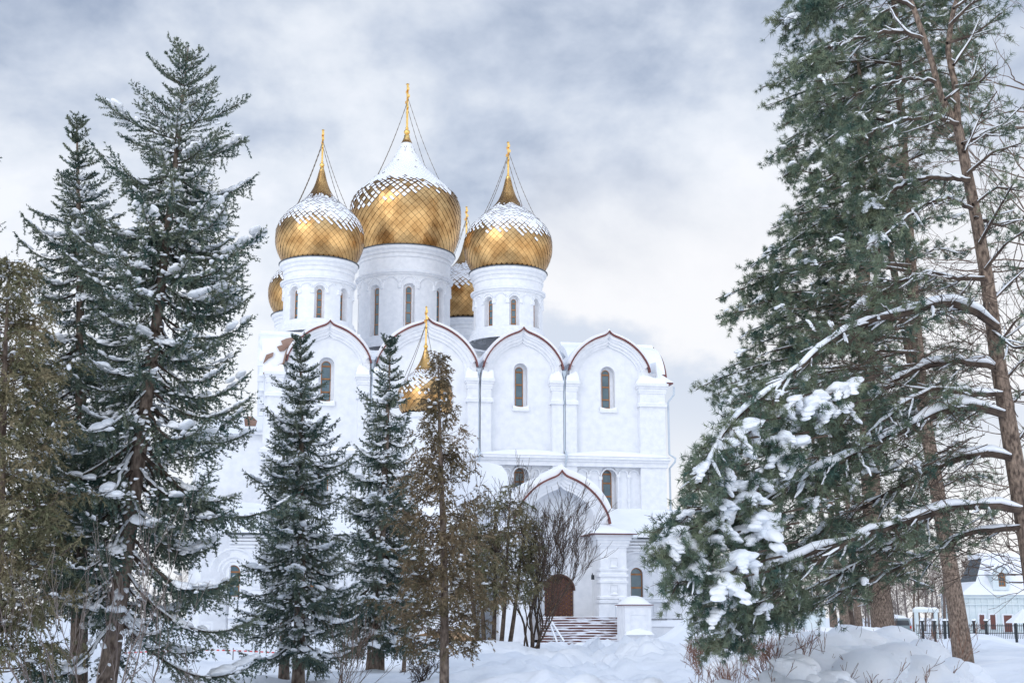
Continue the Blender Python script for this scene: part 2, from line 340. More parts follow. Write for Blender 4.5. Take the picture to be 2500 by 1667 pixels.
ps = [( FS(a_), FS(b_)) for a_, b_ in pil]
pc = [SL] + [(p[0]+p[1])/2 for p in ps[1:4]] + [SR]
zinfo = []
for i_, ((ul, ur), (ua, va)) in enumerate(zak):
    sl, sr = FS(ul), FS(ur); cx = (sl+sr)/2; hw = (sr-sl)/2-.12; za = F(ua, va)[1]-.22; zinfo.append((cx, hw, za))
wall = Acc(); roofs = Acc(); wroot = []
upw = []; low = []
for i_ in range(4):
    cx, hw, za = zinfo[i_]
    if wins_up[i_]:
        (a0, a1, vt, vb), (n0, n1, nt_, nb) = wins_up[i_]
        wx0, wz1 = F(a0, vt, .75); wx1, wz0 = F(a1, vb, .75)
        nx0, nz1 = F(n0, nt_); nx1, nz0 = F(n1, nb)
        wx0, wx1 = (nx0+nx1)/2 - (wx1-wx0)/2, (nx0+nx1)/2 + (wx1-wx0)/2
    else:
        q = upw[0]; w_ = (q[1]-q[0])/2; nw = (q[5]-q[4])/2
        wx0, wx1, wz0, wz1, nx0, nx1, nz0, nz1 = cx-w_, cx+w_, q[2], q[3], cx-nw, cx+nw, q[6], q[7]
    upw.append((wx0, wx1, wz0, wz1, nx0, nx1, nz0, nz1))
lz1 = F(1483, 1147, .7)[1]; lnz1 = F(1483, 1136)[1]; lz0 = F(1483, 1250)[1]
for i_ in range(4):
    c_ = (upw[i_][0]+upw[i_][1])/2; low.append((c_-.40, c_+.40, lz0-1.5, lz1, c_-.66, c_+.66, lz0-1.5, lnz1))
for i_ in range(4):
    cx, hw, za = zinfo[i_]; b0, b1 = pc[i_], pc[i_+1]
    K_ = keel(cx, hw, ZSP, za)
    outl = [(b0, -1.5), (b0, ZSP-.02)] + K_ + [(b1, ZSP-.02), (b1, -1.5)]
    u_ = upw[i_]; l_ = low[i_]
    wall.slab([outl, round_arch(u_[4], u_[5], u_[6], u_[7]), round_arch(l_[4], l_[5], l_[6], l_[7])], 0, 0.85)
wall.box(SL+.01, SR-.01, .86, DEP, -1.5, ZSP-1.2)
wall.build('wall', M['plaster'], ch)
# backing wall behind the arches so that the gables are solid
bk = Acc()
for i_ in range(4):
    cx, hw, za = zinfo[i_]; bk.slab([[(cx-hw, ZSP-1.3)] + keel(cx, hw, ZSP, za-.05) + [(cx+hw, ZSP-1.3)]], .87, 1.4)
bk.build('gable_backing', M['plaster'], ch)
for i_ in range(4):
    cx, hw, za = zinfo[i_]; HH = za - ZSP
    g_ = Acc()
    o1 = keel(cx, hw-.02, ZSP, za-.04); i1 = keel(cx, hw*.90, ZSP-.02, ZSP+HH*.86)
    i2 = keel(cx, hw*.83, ZSP-.02, ZSP+HH*.77); i3 = keel(cx, hw*.77, ZSP-.02, ZSP+HH*.70)
    g_.ribbon(i1, o1, -.52, 0); g_.ribbon(i2, i1, -.38, 0); g_.ribbon(i3, i2, -.22, 0)
    # legs of the archivolt going down to the capitals
    for sg in (-1, 1):
        for f0, f1, t_ in ((1.0, .90, -.52), (.90, .83, -.38), (.83, .77, -.22)):
            x0, x1 = sorted((cx+sg*hw*f0, cx+sg*hw*f1)); g_.box(x0, x1, t_, 0, ZCAP-.2, ZSP-.02)
    g_.build('arched_gable', M['trim'], ch)
    r_ = Acc(); r_.ribbon(keel(cx, hw+.02, ZSP-.05, za+.02), keel(cx, hw+.13, ZSP-.05, za+.18), -.95, -.3)
    r_.build('gable_rim', M['metal_red'], ch)
    s_ = Acc(); s_.ribbon(keel(cx, hw-.3, ZSP+.3, za-.3), keel(cx, hw+.10, ZSP+.55, za+.36), -.72, 12.0)
    s_.build('gable_snow', M['roof_snow'], ch, smooth=False)
    u_ = upw[i_]
    window(ch, u_[0], u_[1], u_[2], u_[3], .72, (.22, .55, .87), .065)
    bw = Acc(); bw.slab([round_arch(u_[4]-.01, u_[5]+.01, u_[6]-.01, u_[7]+.01), round_arch(u_[0], u_[1], u_[2], u_[3])], .74, .86)
    l_ = low[i_]
    bw.slab([round_arch(l_[4]-.01, l_[5]+.01, l_[6]-.01, l_[7]+.01), round_arch(l_[0], l_[1], l_[2], l_[3])], .74, .86)
    bw.build('window_niche', M['trim'], ch)
    window(ch, l_[0], l_[1], l_[2], l_[3], .70, (.34, .56, .78, .93), .07)
    sl_ = Acc(); sl_.box(u_[4]-.12, u_[5]+.12, -.22, .5, u_[6]-.22, u_[6])
    # snow heaped on the sill
    n_ = 14; xs = np.linspace(u_[4]-.08, u_[5]+.08, n_); hh = .12+.16*np.abs(np.linspace(-1, 1, n_))**1.5
    for k_ in range(n_-1): sl_.add([(xs[k_], -.2, u_[6]+.002), (xs[k_+1], -.2, u_[6]+.002), (xs[k_+1], -.12, u_[6]+hh[k_+1]), (xs[k_], -.12, u_[6]+hh[k_]), (xs[k_+1], .6, u_[6]+hh[k_+1]*1.1), (xs[k_], .6, u_[6]+hh[k_]*1.1)], [(0,1,2,3), (3,2,4,5)], 1)
    sl_.build('window_sill', [M['trim'], M['roof_snow']], ch)

def heap(acc, x0, x1, y0, y1, z0, h, m=0, n=12, seed=0, lean=0.0):
    """pillow of snow with rounded shoulders on a rectangular ledge"""
    r_ = np.random.RandomState(seed+int(abs(x0)*100)+int(abs(z0)*10)); X = np.linspace(0, 1, n); Yg = np.linspace(0, 1, 7)
    ph = r_.uniform(0, 6.28, 4)
    V = []
    for yy in Yg:
        for xx in X:
            e = (1-abs(2*xx-1)**4)**.5*(1-abs(2*yy-1)**4)**.5 if 0 < xx < 1 and 0 < yy < 1 else 0
            nz = 1 + .22*math.sin(xx*7+ph[0]) + .15*math.sin(xx*13+ph[1])*math.cos(yy*5)
            V.append((x0+(x1-x0)*xx, y0+(y1-y0)*yy, z0 + h*e*nz*(1+lean*(xx-.5))))
    i2 = np.arange(6)[:, None]*n; j2 = np.arange(n-1)[None]
    acc.add(V, np.stack([i2+j2, i2+j2+1, i2+n+j2+1, i2+n+j2], -1).reshape(-1, 4), m)

# pilasters
def pilaster(x0, x1, z0, z1, t, parent, split=True, seed=0, cap=True):
    a_ = Acc(); c = (x0+x1)/2; ins = .26
    xa, xb = x0+ins, x1-ins
    def strips(za_, zb_, tt_, e):
        if split:
            a_.box(xa-e, c-.11, tt_, 0.0, za_, zb_); a_.box(c+.11, xb+e, tt_, 0.0, za_, zb_)
        else: a_.box(xa-e, xb+e, tt_, 0.0, za_, zb_)
    strips(z0, z1-2.0, t, 0)
    strips(z1-2.0, z1-1.72, t-.18, .16); strips(z1-1.72, z1-1.6, t-.1, .09)
    strips(z1-1.6, z1-.85, t-.02, .0)
    strips(z1-.85, z1-.68, t-.08, .08); strips(z1-.68, z1-.42, t-.12, .12); strips(z1-.42, z1-.24, t-.2, .2); strips(z1-.24, z1, t-.32, .27)
    if split:
        for q0, q1 in ((xa-.16, c-.11), (c+.11, xb+.16)): heap(a_, q0, q1, t-.16, .0, z1-1.72, .16, 1, seed=seed)
        for q0, q1 in ((xa-.25, c-.12), (c+.12, xb+.25)): heap(a_, q0, q1, t-.30, .0, z1, .75, 1, seed=seed+3)
        a_.box(c-.11, c+.11, t*.35, 0.0, z0, z1-.3)
    else:
        heap(a_, xa-.16, xb+.16, t-.16, 0, z1-1.72, .16, 1, seed=seed); heap(a_, xa-.25, xb+.25, t-.3, 0, z1, .65, 1, seed=seed)
    return a_.build('pilaster', [M['trim'], M['roof_snow']], parent)
for k_, (p0, p1) in enumerate(ps):
    if k_ == 0: pilaster(SL-.05, p1+.6, -1.4, ZCAP, -.5, ch, False, 1)
    elif k_ == 4: pilaster(p0, SR+.28, -1.4, ZCAP, -.5, ch, False, 5)
    else: pilaster(p0, p1, -1.4, ZCAP, -.5, ch, True, k_)
# string course with snow, mouldings and blind arcade
sc_ = Acc()
sc_.box(SL-.3, SR+.35, -.95, -.003, ZSTR-.22, ZSTR); sc_.box(SL-.2, SR+.25, -.8, -.006, ZSTR-.42, ZSTR-.22); sc_.box(SL-.12, SR+.15, -.66, -.009, ZSTR-.8, ZSTR-.42)
sc_.build('string_course', M['trim'], ch)
s_ = Acc()
for k_ in range(4): heap(s_, pc[k_]-.25, pc[k_+1]+.25, -.97, 0, ZSTR+.003+.004*k_, .42, 0, 40, seed=k_)
s_.build('ledge_snow', M['roof_snow'], ch, smooth=True)
ar = Acc()
for i_ in range(4):
    L0, R0 = ps[i_][1]-.2, ps[i_+1][0]+.2; l_ = low[i_]
    nl = max(1, int(round((l_[4]-.15-L0)/.95))); nr = max(1, int(round((R0-l_[5]-.15)/.95)))
    cells = [(L0+(l_[4]-.12-L0)*k_/nl, L0+(l_[4]-.12-L0)*(k_+1)/nl) for k_ in range(nl)] + [(l_[4]-.12, l_[5]+.12)] + [(l_[5]+.12+(R0-l_[5]-.12)*k_/nr, l_[5]+.12+(R0-l_[5]-.12)*(k_+1)/nr) for k_ in range(nr)]
    for k_, (x0, x1) in enumerate(cells):
        top = ZSTR-.95 if not (x0 == l_[4]-.12) else ZSTR-.84
        A1 = arch_line(x0+.02, x1-.02, top); A2 = arch_line(x0+.13, x1-.13, top-.12)
        ar.ribbon(A2, A1, -.16, -.001)
        zb = A1[0][1]
        ar.box(x0-.07, x0+.07, -.17, -.001, zb-4.5, zb-.25); ar.box(x0-.15, x0+.15, -.24, -.001, zb-.25, zb+.02)
        ar.box(x0-.12, x0+.12, -.21, -.001, zb-2.3, zb-2.0)
ar.build('blind_arcade', M['trim'], ch)
# downpipes
for u_, v0 in ((905.6, 885), (1167.6, 905), (1378.6, 912)):
    d_ = Acc(); x_ = FS(u_, -.4); zt = F(u_, v0, -.4)[1]
    d_.tube([(x_, -.42, zt), (x_, -.42, ZSTR+.6), (x_, -1.1, ZSTR+.1), (x_, -1.1, ZSTR-.3), (x_, -.45, ZSTR-.9), (x_, -.45, 6)], .085, 8)
    d_.revolve([(.09, zt-.3), (.24, zt+.15), (.24, zt+.2)], 8, (x_, -.42)); d_.build('downpipe', M['pipe'], ch, True)
d_ = Acc(); x_ = SR+.38
d_.tube([(x_+.45, -.6, ZCAP-.2), (x_+.42, -.6, ZCAP-.9), (x_, -.3, ZCAP-1.5), (x_, -.3, ZSTR+.4), (x_+.35, -.9, ZSTR), (x_+.3, -.9, ZSTR-.3), (x_, -.3, ZSTR-.8), (x_, -.3, 5)], .09, 8)
d_.build('downpipe', M['pipe'], ch, True)

# roof body, side gables
rf = Acc(); ZA = zinfo[2][2]
rf.add([(SL, .9, ZSP-.15), (SR, .9, ZSP-.15), (SR-3, 9, ZA-.4), (SL+3, 9, ZA-.4), (SR-3, DEP-9, ZA-.4), (SL+3, DEP-9, ZA-.4), (SR, DEP, ZSP-.2), (SL, DEP, ZSP-.2)],
       [(0,1,2,3), (3,2,4,5), (5,4,6,7), (1,6,4,2), (0,3,5,7)])
rf.box(SL+.05, SR-.05, 1.0, DEP-.1, ZSP-1.25, ZSP-.3)
rf.build('roof', M['roof_snow'], ch)
nb = 4; bw_ = (DEP-.6)/nb
for side, s_e, sg in (('l', SL, -1), ('r', SR, 1)):
    a_ = Acc(); r_ = Acc(); s2 = Acc()
    for k_ in range(nb):
        c_ = .5 + bw_*(k_+.5); hw = bw_*.45; za = ZSP + (ZA-ZSP)*.90
        K1 = keel(c_, hw, ZSP-.3, za)
        a_.slab([[(c_-hw, ZSP-1.3)] + K1 + [(c_+hw, ZSP-1.3)]], s_e+sg*.05, s_e-sg*1.5, axis='x')
        r_.ribbon(keel(c_, hw, ZSP-.3, za), keel(c_, hw+.17, ZSP-.3, za+.24), s_e+sg*.65, s_e+sg*.1, axis='x')
        s2.ribbon(keel(c_, hw-.4, ZSP+.1, za-.3), keel(c_, hw+.1, ZSP+.1, za+.42), s_e+sg*.5, s_e-sg*8, axis='x')
    if side == 'l':
        k1 = Acc()   # bare patch of brown roofing showing through the snow
        r3 = np.random.RandomState(3)
        pts = [(FS(u_, -.3, v_), F(u_, v_, -.3)[1]) for u_, v_ in ((722, 822), (700, 826), (686, 832), (690, 842), (676, 846), (683, 858), (694, 856), (704, 846), (718, 832))]
        pts2 = [(FS(u_, -.3, v_), F(u_, v_, -.3)[1]) for u_, v_ in ((668, 860), (650, 866), (642, 888), (655, 876), (666, 870))]
        k1.slab([pts], -.35, -.25); k1.slab([pts2], -.35, -.25); k1.build('bare_roofing', M['roof_brown'], ch)
        cs = Acc(); cp = [F(u_, v_, -.28) for u_, v_ in ((640, 826), (720, 822), (712, 842), (700, 860), (690, 888), (642, 910))]
        cs.slab([cp], -.2, 1.2); cs.build('corner_snow', M['roof_snow'], ch)
        cr_ = Acc(); L_ = [F(u_, v_, -.28) for u_, v_ in ((704, 846), (696, 862), (690, 886), (668, 897), (642, 910))]
        L2 = [(x_+.12, z_-.16) for x_, z_ in L_]; cr_.ribbon(L_, L2, -.4, -.1); cr_.build('gable_rim', M['roof_brown'], ch)
    a_.build('side_gable', M['trim'], ch); r_.build('side_gable_rim', M['metal_red'] if side == 'r' else M['trim'], ch); s2.build('side_gable_snow', M['roof_snow'], ch)
e_ = Acc(); e_.box(SR-.3, SR+.75, -.7, 2.5, ZCAP+.02, ZCAP+.14, 0); e_.build('eave', M['metal_red'], ch)
e_ = Acc()
e_.add([(SR-.6, -.72, ZCAP+.15), (SR+.8, -.72, ZCAP+.15), (SR+.8, 3, ZCAP+.15), (SR-.6, 3, ZCAP+.15), (SR-.6, -.1, ZSP+1.0), (SR+.1, .2, ZCAP+.9), (SR+.1, 3, ZCAP+1.2), (SR-.9, 3, ZSP+1.2)],
       [(0,1,5,4), (1,2,6,5), (4,5,6,7), (0,4,7,3)])
e_.build('eave_snow', M['roof_snow'], ch)

# ------------------------------------------------------------------ drums and domes
def axis_frame(u, v, t): return F(u, v, t)
def dome(parent, c, R, z0, rows, zfun, snow_fn, seed, nseg, neck_m=0, name='onion_dome', chains=True, cross_top=None, ball=None, cone_from=None):
    """c local (s,t); rows: list (z, r) bottom to top; scales laid in staggered diamonds"""
    rr = np.random.RandomState(seed)
    zz = np.array([q[0] for q in rows]); ra = np.array([q[1] for q in rows])
    # arc-length resample
    L = np.concatenate([[0], np.cumsum(np.hypot(np.diff(zz), np.diff(ra)))])
    def at(l): return np.interp(l, L, ra), np.interp(l, L, zz)
    base = Acc(); prof = [at(l) for l in np.linspace(0, L[-1], 60)]
    # smooth profile
    pr = np.array(prof); 
    for _ in range(2): pr[1:-1] = (pr[:-2] + 2*pr[1:-1] + pr[2:])/4
    base.revolve(pr, 64, c)
    root = base.build(name, M['gold_dark'], parent, True)
    def at2(l): 
        k = l/L[-1]*59; return np.interp(k, np.arange(60), pr[:, 0]), np.interp(k, np.arange(60), pr[:, 1])
    # scale rows
    ls = [0.0]; 
    while ls[-1] < L[-1]*.985:
        r_, z_ = at2(ls[-1]); ls.append(ls[-1] + max(math.pi*r_/nseg*1.0, .13))
    gold = Acc(); sn = Acc(); nr = len(ls)
    for j_ in range(nr-2):
        rb, zb = at2(ls[j_]); rm, zm = at2(ls[j_+1]); rt, zt = at2(ls[j_+2])
        n_ = nseg; off = .5*(j_ % 2)
        # outward normal of the mid row
        tz, tr = zt-zb, rt-rb; ln = math.hypot(tz, tr)+1e-9; nr_, nz_ = tz/ln, -tr/ln
        for i_ in range(n_):
            am = (i_+off)*2*math.pi/n_; dv = math.pi/n_
            ca, sa = math.cos(am), math.sin(am)
            e = .018*R/3; g = .955
            tilt = rr.normal(0, .012, 2)*R*.15 if True else (0, 0)
            o_ = e + abs(tilt[0])
            def pt(r_, z_, a_, o): return (c[0]+(r_+o*nr_)*math.cos(a_), c[1]+(r_+o*nr_)*math.sin(a_), z_+o*nz_)
            B = pt(rb+(rm-rb)*(1-g), zb+(zm-zb)*(1-g), am, o_+.02*R/3); T_ = pt(rt+(rm-rt)*(1-g), zt+(zm-zt)*(1-g), am, o_*.5)
            Lp = pt(rm, zm, am-dv*g, o_+tilt[1]*.6); Rp = pt(rm, zm, am+dv*g, o_-tilt[1]*.6)
            sv = snow_fn(am, (zm-zz[0])/(zz[-1]-zz[0]), rr)
            if sv > .93:
                o6 = e*1.6; B = pt(rb, zb, am, o6+.01); T_ = pt(rt, zt, am, o6); Lp = pt(rm, zm, am-dv, o6); Rp = pt(rm, zm, am+dv, o6); sn.add([B, Rp, T_, Lp], np.array([(0, 1, 2, 3)]), 0)
            else:
                gold.add([B, Rp, T_, Lp], np.array([(0, 1, 2), (0, 2, 3)]), 0)
                if sv > .02:
                    # a wedge of snow caught on the upper edges of the scale below
                    h_ = .02*R/3
                    q = lambda A_, B_, f: tuple(A_[k]+(B_[k]-A_[k])*f for k in range(3))
                    up_ = lambda A_: (A_[0]+h_*nr_*ca, A_[1]+h_*nr_*sa, A_[2]+h_*nz_+.005)
                    f_ = min(sv, .8)
                    if sv >= .65:
                        k6 = .60+.45*(sv-.65)/.3
                        sn.add([up_(B), up_(q(B, Rp, k6)), up_(q(B, T_, k6)), up_(q(B, Lp, k6))], np.array([(0, 1, 2, 3)]), 0); continue
                    sn.add([up_(Lp), up_(B), up_(q(B, Rp, .05+.9*f_)), up_(q(Lp, T_, .1+.75*f_))], np.array([(0, 1, 2, 3)]), 0)
    fcut = .955 if snow_fn is sn_big else .70
    slv = [(q[0]+.03, q[1]) for q in pr if (q[1]-zz[0])/(zz[-1]-zz[0]) > fcut]
    if len(slv) > 2: sl_a = Acc(); sl_a.revolve(slv, 32, c); sl_a.build('neck', M['gold_neck'], root, True)
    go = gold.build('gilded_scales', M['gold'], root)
    if sn.n: sn.build('dome_snow', M['roof_snow'], root)
    top = zz[-1]; 
    # cone, ball and cross
    cn = Acc(); rb_ = ball[1]; zb_ = ball[0]
    cn.revolve([(ra[-1]*1.05, top-.3), (ra[-1]*.9, (top+zb_)/2), (ra[-1]*.55, zb_-rb_*.9)], 16, c)
    cn.revolve([(0.01, zb_-rb_)] + [(rb_*math.cos(a_), zb_+rb_*math.sin(a_)) for a_ in np.linspace(-1.4, 1.4, 9)] + [(0.01, zb_+rb_)], 16, c)
    r5 = rb_*.55; zz5 = zb_+rb_*1.35
    cn.revolve([(0.01, zz5-r5)] + [(r5*math.cos(a_), zz5+r5*math.sin(a_)) for a_ in np.linspace(-1.4, 1.4, 7)] + [(0.01, zz5+r5)], 12, c)
    cn.build('ball_finial', M['gold_bright'], root, True)
    x = Acc(); hz = cross_top - zz5; bt = .035*R/3+.035
    x.box(c[0]-bt, c[0]+bt, c[1]-bt, c[1]+bt, zz5, cross_top)
    for fz, hl, th in ((.86, .10, .05), (.66, .20, .08)):
        x.box(c[0]-bt*.8, c[0]+bt*.8, c[1]-hl*hz, c[1]+hl*hz, zz5+fz*hz-th, zz5+fz*hz+th)
        for s2_ in (-1, 1): x.box(c[0]-bt*1.3, c[0]+bt*1.3, c[1]+s2_*hl*hz-.08, c[1]+s2_*hl*hz+.08, zz5+fz*hz-.12, zz5+fz*hz+.12)
    zz_ = zz5+.42*hz; d = .11*hz
    x.add([(c[0]+a_, c[1]-d, zz_+.3*d+b_) for a_ in (-bt, bt) for b_ in (-.06, .06)] + [(c[0]+a_, c[1]+d, zz_-.3*d+b_) for a_ in (-bt, bt) for b_ in (-.06, .06)],
          [(0,1,3,2), (4,5,7,6), (0,1,5,4), (2,3,7,6), (0,2,6,4), (1,3,7,5)])
    x.revolve([(0.01, cross_top-.1), (.10*R/3+.03, cross_top), (0.01, cross_top+.12)], 8, c)
    x.build('cross', M['gold_bright'], root)
    if chains:
        zc_ = zz5+.60*hz
        for ax_, (dx, dy) in enumerate(((-1, -.55), (-1, .35), (1, -.35), (1, .55))):
            k_ = Acc(); lz = np.interp(.40*(ra.max()), ra[::-1][:len(ra)-int(np.argmax(ra))], zz[::-1][:len(ra)-int(np.argmax(ra))]) if False else None
            rt_ = ra.max()*.62; sel = [q for q in rows if q[0] > zz[int(np.argmax(ra))]]
            zt_ = np.interp(-rt_, [-q[1] for q in sel], [q[0] for q in sel])
            n_ = math.hypot(dx, dy); E = (c[0]+dx/n_*rt_, c[1]+dy/n_*rt_, zt_+.02)
            S = (c[0], c[1]+np.sign(dy)*.17*hz, zc_)
            pts = [tuple(S[q]+(E[q]-S[q])*f - (0.25*math.sin(f*math.pi)*(q == 2)*R/3) for q in range(3)) for f in np.linspace(0, 1, 30)]
            k_.tube(pts, [.018 if q % 2 else .034 for q in range(30)], 4); k_.build('guy_chain', M['chain'], root)
    return root

def drum(parent, c, R, zb, zt, zring, zw0, zw1, ww, name='drum', seed=0, nwin=8):
    na = 256; zl = np.unique(np.round(np.concatenate([np.linspace(zb, zt, 30), np.linspace(zw0-.3, zring, 70)]), 3))
    ang = np.arange(na)*2*math.pi/na - math.pi/2
    Rm = np.full((len(zl), na), R)
    sp_ = 2*math.pi/nwin
    rel = ((ang + math.pi/2 + sp_/2) % sp_) - sp_/2         # angle to the nearest window axis
    dx = np.abs(rel)*R
    nw = ww*.98
    for k_, z_ in enumerate(zl):
        topz = zw1+.25; ctr = topz-nw
        inside = (dx < nw) & (z_ > zw0-.25) & ((z_ < ctr) | (dx**2+(z_-ctr)**2 < nw**2))
        Rm[k_, inside] = R-.46
        # blind arcade under the ring: two arches per bay
        aw = R*sp_/4
        for off in (0, 1):
            d_ = np.abs(((ang+math.pi/2 + (sp_/4 if False else 0) + off*sp_/2 + sp_/2) % sp_) - sp_/2)*R
            cz = zring-.35-aw; rr_ = np.hypot(d_, z_-cz)
            band = (z_ > cz) & (rr_ < aw*1.02) & (rr_ > aw*.84)
            Rm[k_, band & ~inside] = R+.11
        edge = np.abs(((ang+math.pi/2+sp_/4) % (sp_/2)) - 0)*R
        edge = np.minimum(edge, R*sp_/2-edge)
        if zring-.35-aw-.35 < z_ <= zring-.35-aw: Rm[k_, (edge < .17) & ~inside] = R+.14
    V = np.stack([c[0]+Rm*np.cos(ang), c[1]+Rm*np.sin(ang), np.repeat(zl[:, None], na, 1)], -1)
    i2 = np.arange(len(zl)-1)[:, None]*na; j2 = np.arange(na)[None]; j3 = (j2+1) % na
    a_ = Acc(); a_.add(V.reshape(-1, 3), np.stack([i2+j2, i2+j3, i2+na+j3, i2+na+j2], -1).reshape(-1, 4))
    root = a_.build(name, M['trim'], parent)
    # mouldings
    m_ = Acc()
    m_.revolve([(R, zring-.22), (R+.14, zring-.18), (R+.16, zring-.05), (R+.30, zring), (R+.32, zring+.14), (R+.18, zring+.2), (R+.05, zring+.3), (R, zring+.32)], 96, c)
    m_.revolve([(R, zt-1.1), (R+.1, zt-1.05), (R+.12, zt-.85), (R+.02, zt-.8)], 96, c)
    m_.revolve([(R, zt-.7), (R+.12, zt-.62), (R+.2, zt-.4), (R+.36, zt-.28), (R+.42, zt-.12), (R+.42, zt)], 96, c)
    m_.revolve([(R+.5, zb-.1), (R+.5, zb+.2), (R+.34, zb+.3), (R+.36, zb+.55), (R+.18, zb+.65), (R+.18, zb+.95), (R, zb+1.05)], 96, c)
    m_.build('moulding', M['trim'], root, False)
    e_ = Acc(); e_.revolve([(R+.40, zt+.003), (R+.50, zt+.01), (R+.50, zt+.09), (R-.5, zt+.16)], 96, c); e_.build('rim', M['slate'], root)
    # windows that face the camera side
    for k_ in range(-2, 3):
        an = k_*sp_
        w_ = Acc(); fw = .05
        o = round_arch(-ww/2, ww/2, zw0, zw1, 10); inn = round_arch(-ww/2+fw, ww/2-fw, zw0+fw, zw1-fw, 10)
        w_.slab([o, inn], 0, .09)
        for b in (.22, .44, .66, .86): w_.box(-ww/2+.03, ww/2-.03, -.01, .08, zw0+(zw1-zw0)*b-.05, zw0+(zw1-zw0)*b+.05)
        w_.slab([round_arch(-ww/2+.01, ww/2-.01, zw0+.01, zw1-.01, 10)], .05, .06, 1)
        rr_ = R-.40
        ca, sa = math.cos(an), math.sin(an)
        for k3 in range(len(w_.v)):
            v = w_.v[k3].copy(); y = v[:, 1] - rr_; x = v[:, 0]
            w_.v[k3] = np.stack([c[0] + x*ca - y*sa, c[1] + x*sa + y*ca, v[:, 2]], -1)
        w_.build('window', [M['frame'], M['glass']], root)
    return root

def zat(u, v, t, front=0.0): return F(u, v, t-front)[1]
BIGP = [(1320,.81),(1240,.915),(1150,.975),(1050,1.0),(960,.985),(900,.925),(860,.835),(820,.725),(780,.61),(740,.50),(700,.40),(660,.31),(600,.205),(540,.13),(500,.085),(465,.055)]
SMP = [(1375,.79),(1300,.93),(1245,.985),(1190,1.0),(1130,.98),(1070,.90),(1030,.80),(990,.66),(950,.51),(910,.36),(870,.25),(820,.165),(770,.11),(725,.075),(690,.05)]
def cy(v): return 180+v/2.94
TW = {}
def tower(u, t, px_drum, px_dome, prof, rim, ring, wtop, wbot, base, ballv, crossv, seed, snow_fn, nseg, udome=None, ww=.42):
    s0, z_rim = F(u, rim, t); Yd = None
    # metres per pixel at this depth
    mpp = (F(u+50, rim, t)[0]-F(u-50, rim, t)[0])/100*math.cos(TH*0.15)
    R = px_drum*mpp; RD = px_dome*mpp; c = (s0, t)
    zb = zat(u, base, t)
    zr = zat(u, ring, t)
    w1 = zat(u, wtop, t, R); w0 = zat(u, wbot, t, R)
    drum(ch, c, R, zb, z_rim, zr, w0, w1, ww)
    rows = [(zat(u, v, t), RD*q) for v, q in prof]
    dome(ch, c, RD, z_rim, rows, None, snow_fn, seed, nseg, ball=(zat(u, ballv, t), RD*.052+.02), cross_top=zat(u, crossv, t))
def sn_big(a_, f, rr):
    n = .035*math.sin(a_*3+1) + rr.normal(0, .018)
    lf = .5-.5*math.cos(a_+math.pi/2+.9)   # 1 at the left
    th = .53+n
    if f > .955: return 0
    if f > th: return 1 if rr.rand() > .02 else .7
    left = max(0, math.cos(a_-math.radians(218)))
    if f > .53-.20*left and left > .25: return rr.choice([0, .5, .75, .75])*min(1, .4+left)
    if f > th-.03: return .6
    return 0
def sn_small(a_, f, rr):
    n = .03*math.sin(a_*2+.5)+.02*math.sin(a_*7) + rr.normal(0, .012)
    hi_ = .65+.06*math.sin(a_*1.0+2.4)
    if f > hi_+n: return 0
    if f > .43+n: return .9 if rr.rand() > .5 else 1
    if f > .37+n: return .82
    if f > .335+n: return .5
    return 0
bigp = [(cy(v), q) for v, q in BIGP]; smp = [(cy(v), q) for v, q in SMP]
# front left, centre, front right
tower(779, 8.5, 85, 109, smp, 651, 700, 703, 782, 822, 403, 318, 1, sn_small, 44)
tower(988.5, 17.5, 111, 136, bigp, 629, 692, 697, 812, 865, 323, 206, 2, sn_big, 48, ww=.52)
dR = cy(1440)-cy(1375)
smpR = [(180+(1435+(v-1375)*1.0)/2.94, q) for v, q in SMP]
tower(1240.5, 8.5, 82, 106.5, smpR, 672, 724, 727.5, 805, 838, cy(748), cy(495), 3, sn_small, 44)
# back pair
fb = .862
def bk_prof(shift): return [((v-1505)*fb+1505+shift, q) for v, q in smpR]
tower(1137, 27, 72, 92.5, bk_prof(5), 672*fb+1505*(1-fb)+5, 724*fb+1505*(1-fb)+5, 727.5*fb+1505*(1-fb)+5, 805*fb+1505*(1-fb)+5, 870, (cy(748)-1505)*fb+1505+5, 506, 4, sn_small, 40)
tower(748, 27, 75, 95, bk_prof(-12), 672*fb+1505*(1-fb)-12, 724*fb+1505*(1-fb)-12, 727.5*fb+1505*(1-fb)-12, 805*fb+1505*(1-fb)-12, 850, (cy(748)-1505)*fb+1505-12, 500, 5, sn_small, 40)

# ------------------------------------------------------------------ low gallery in front, chapel dome
TG = -7.0
gx0, gx1 = FS(560, TG, 1400), FS(1725, TG, 1400)
zr_top = F(1560, 1241, 0)[1]; z_eave = F(1600, 1312, TG-.5)[1]
gw = Acc()
wz1 = F(1555, 1385, TG)[1]; wz0 = F(1555, 1458, TG)[1]; wxa, wxb = FS(1540, TG, 1420), FS(1570, TG, 1420)
gaps = [(wxa, wxb)] + [(wxa - k_*6.2 , wxb - k_*6.2) for k_ in range(2, 6)] + [(wxa+5.0, wxb+5.0)]
gaps = [q for q in gaps if q[1] < gx1-.5]
gw.slab([[(gx0, -1.5), (gx0, z_eave), (gx1, z_eave), (gx1, -1.5)]] + [round_arch(q[0], q[1], wz0, wz1) for q in gaps], TG, TG+.4)
gw.box(gx0+.01, gx1-.01, TG+.41, -.02, -1.5, z_eave-.1)
gal = gw.build('gallery', M['plaster'], ch)
for q in gaps: window(gal, q[0]+.01, q[1]-.01, wz0+.01, wz1-.01, TG+.22, (.33, .78), .07)
gs = Acc(); n_ = 60; xs = np.linspace(gx0-.5, gx1+.5, n_)
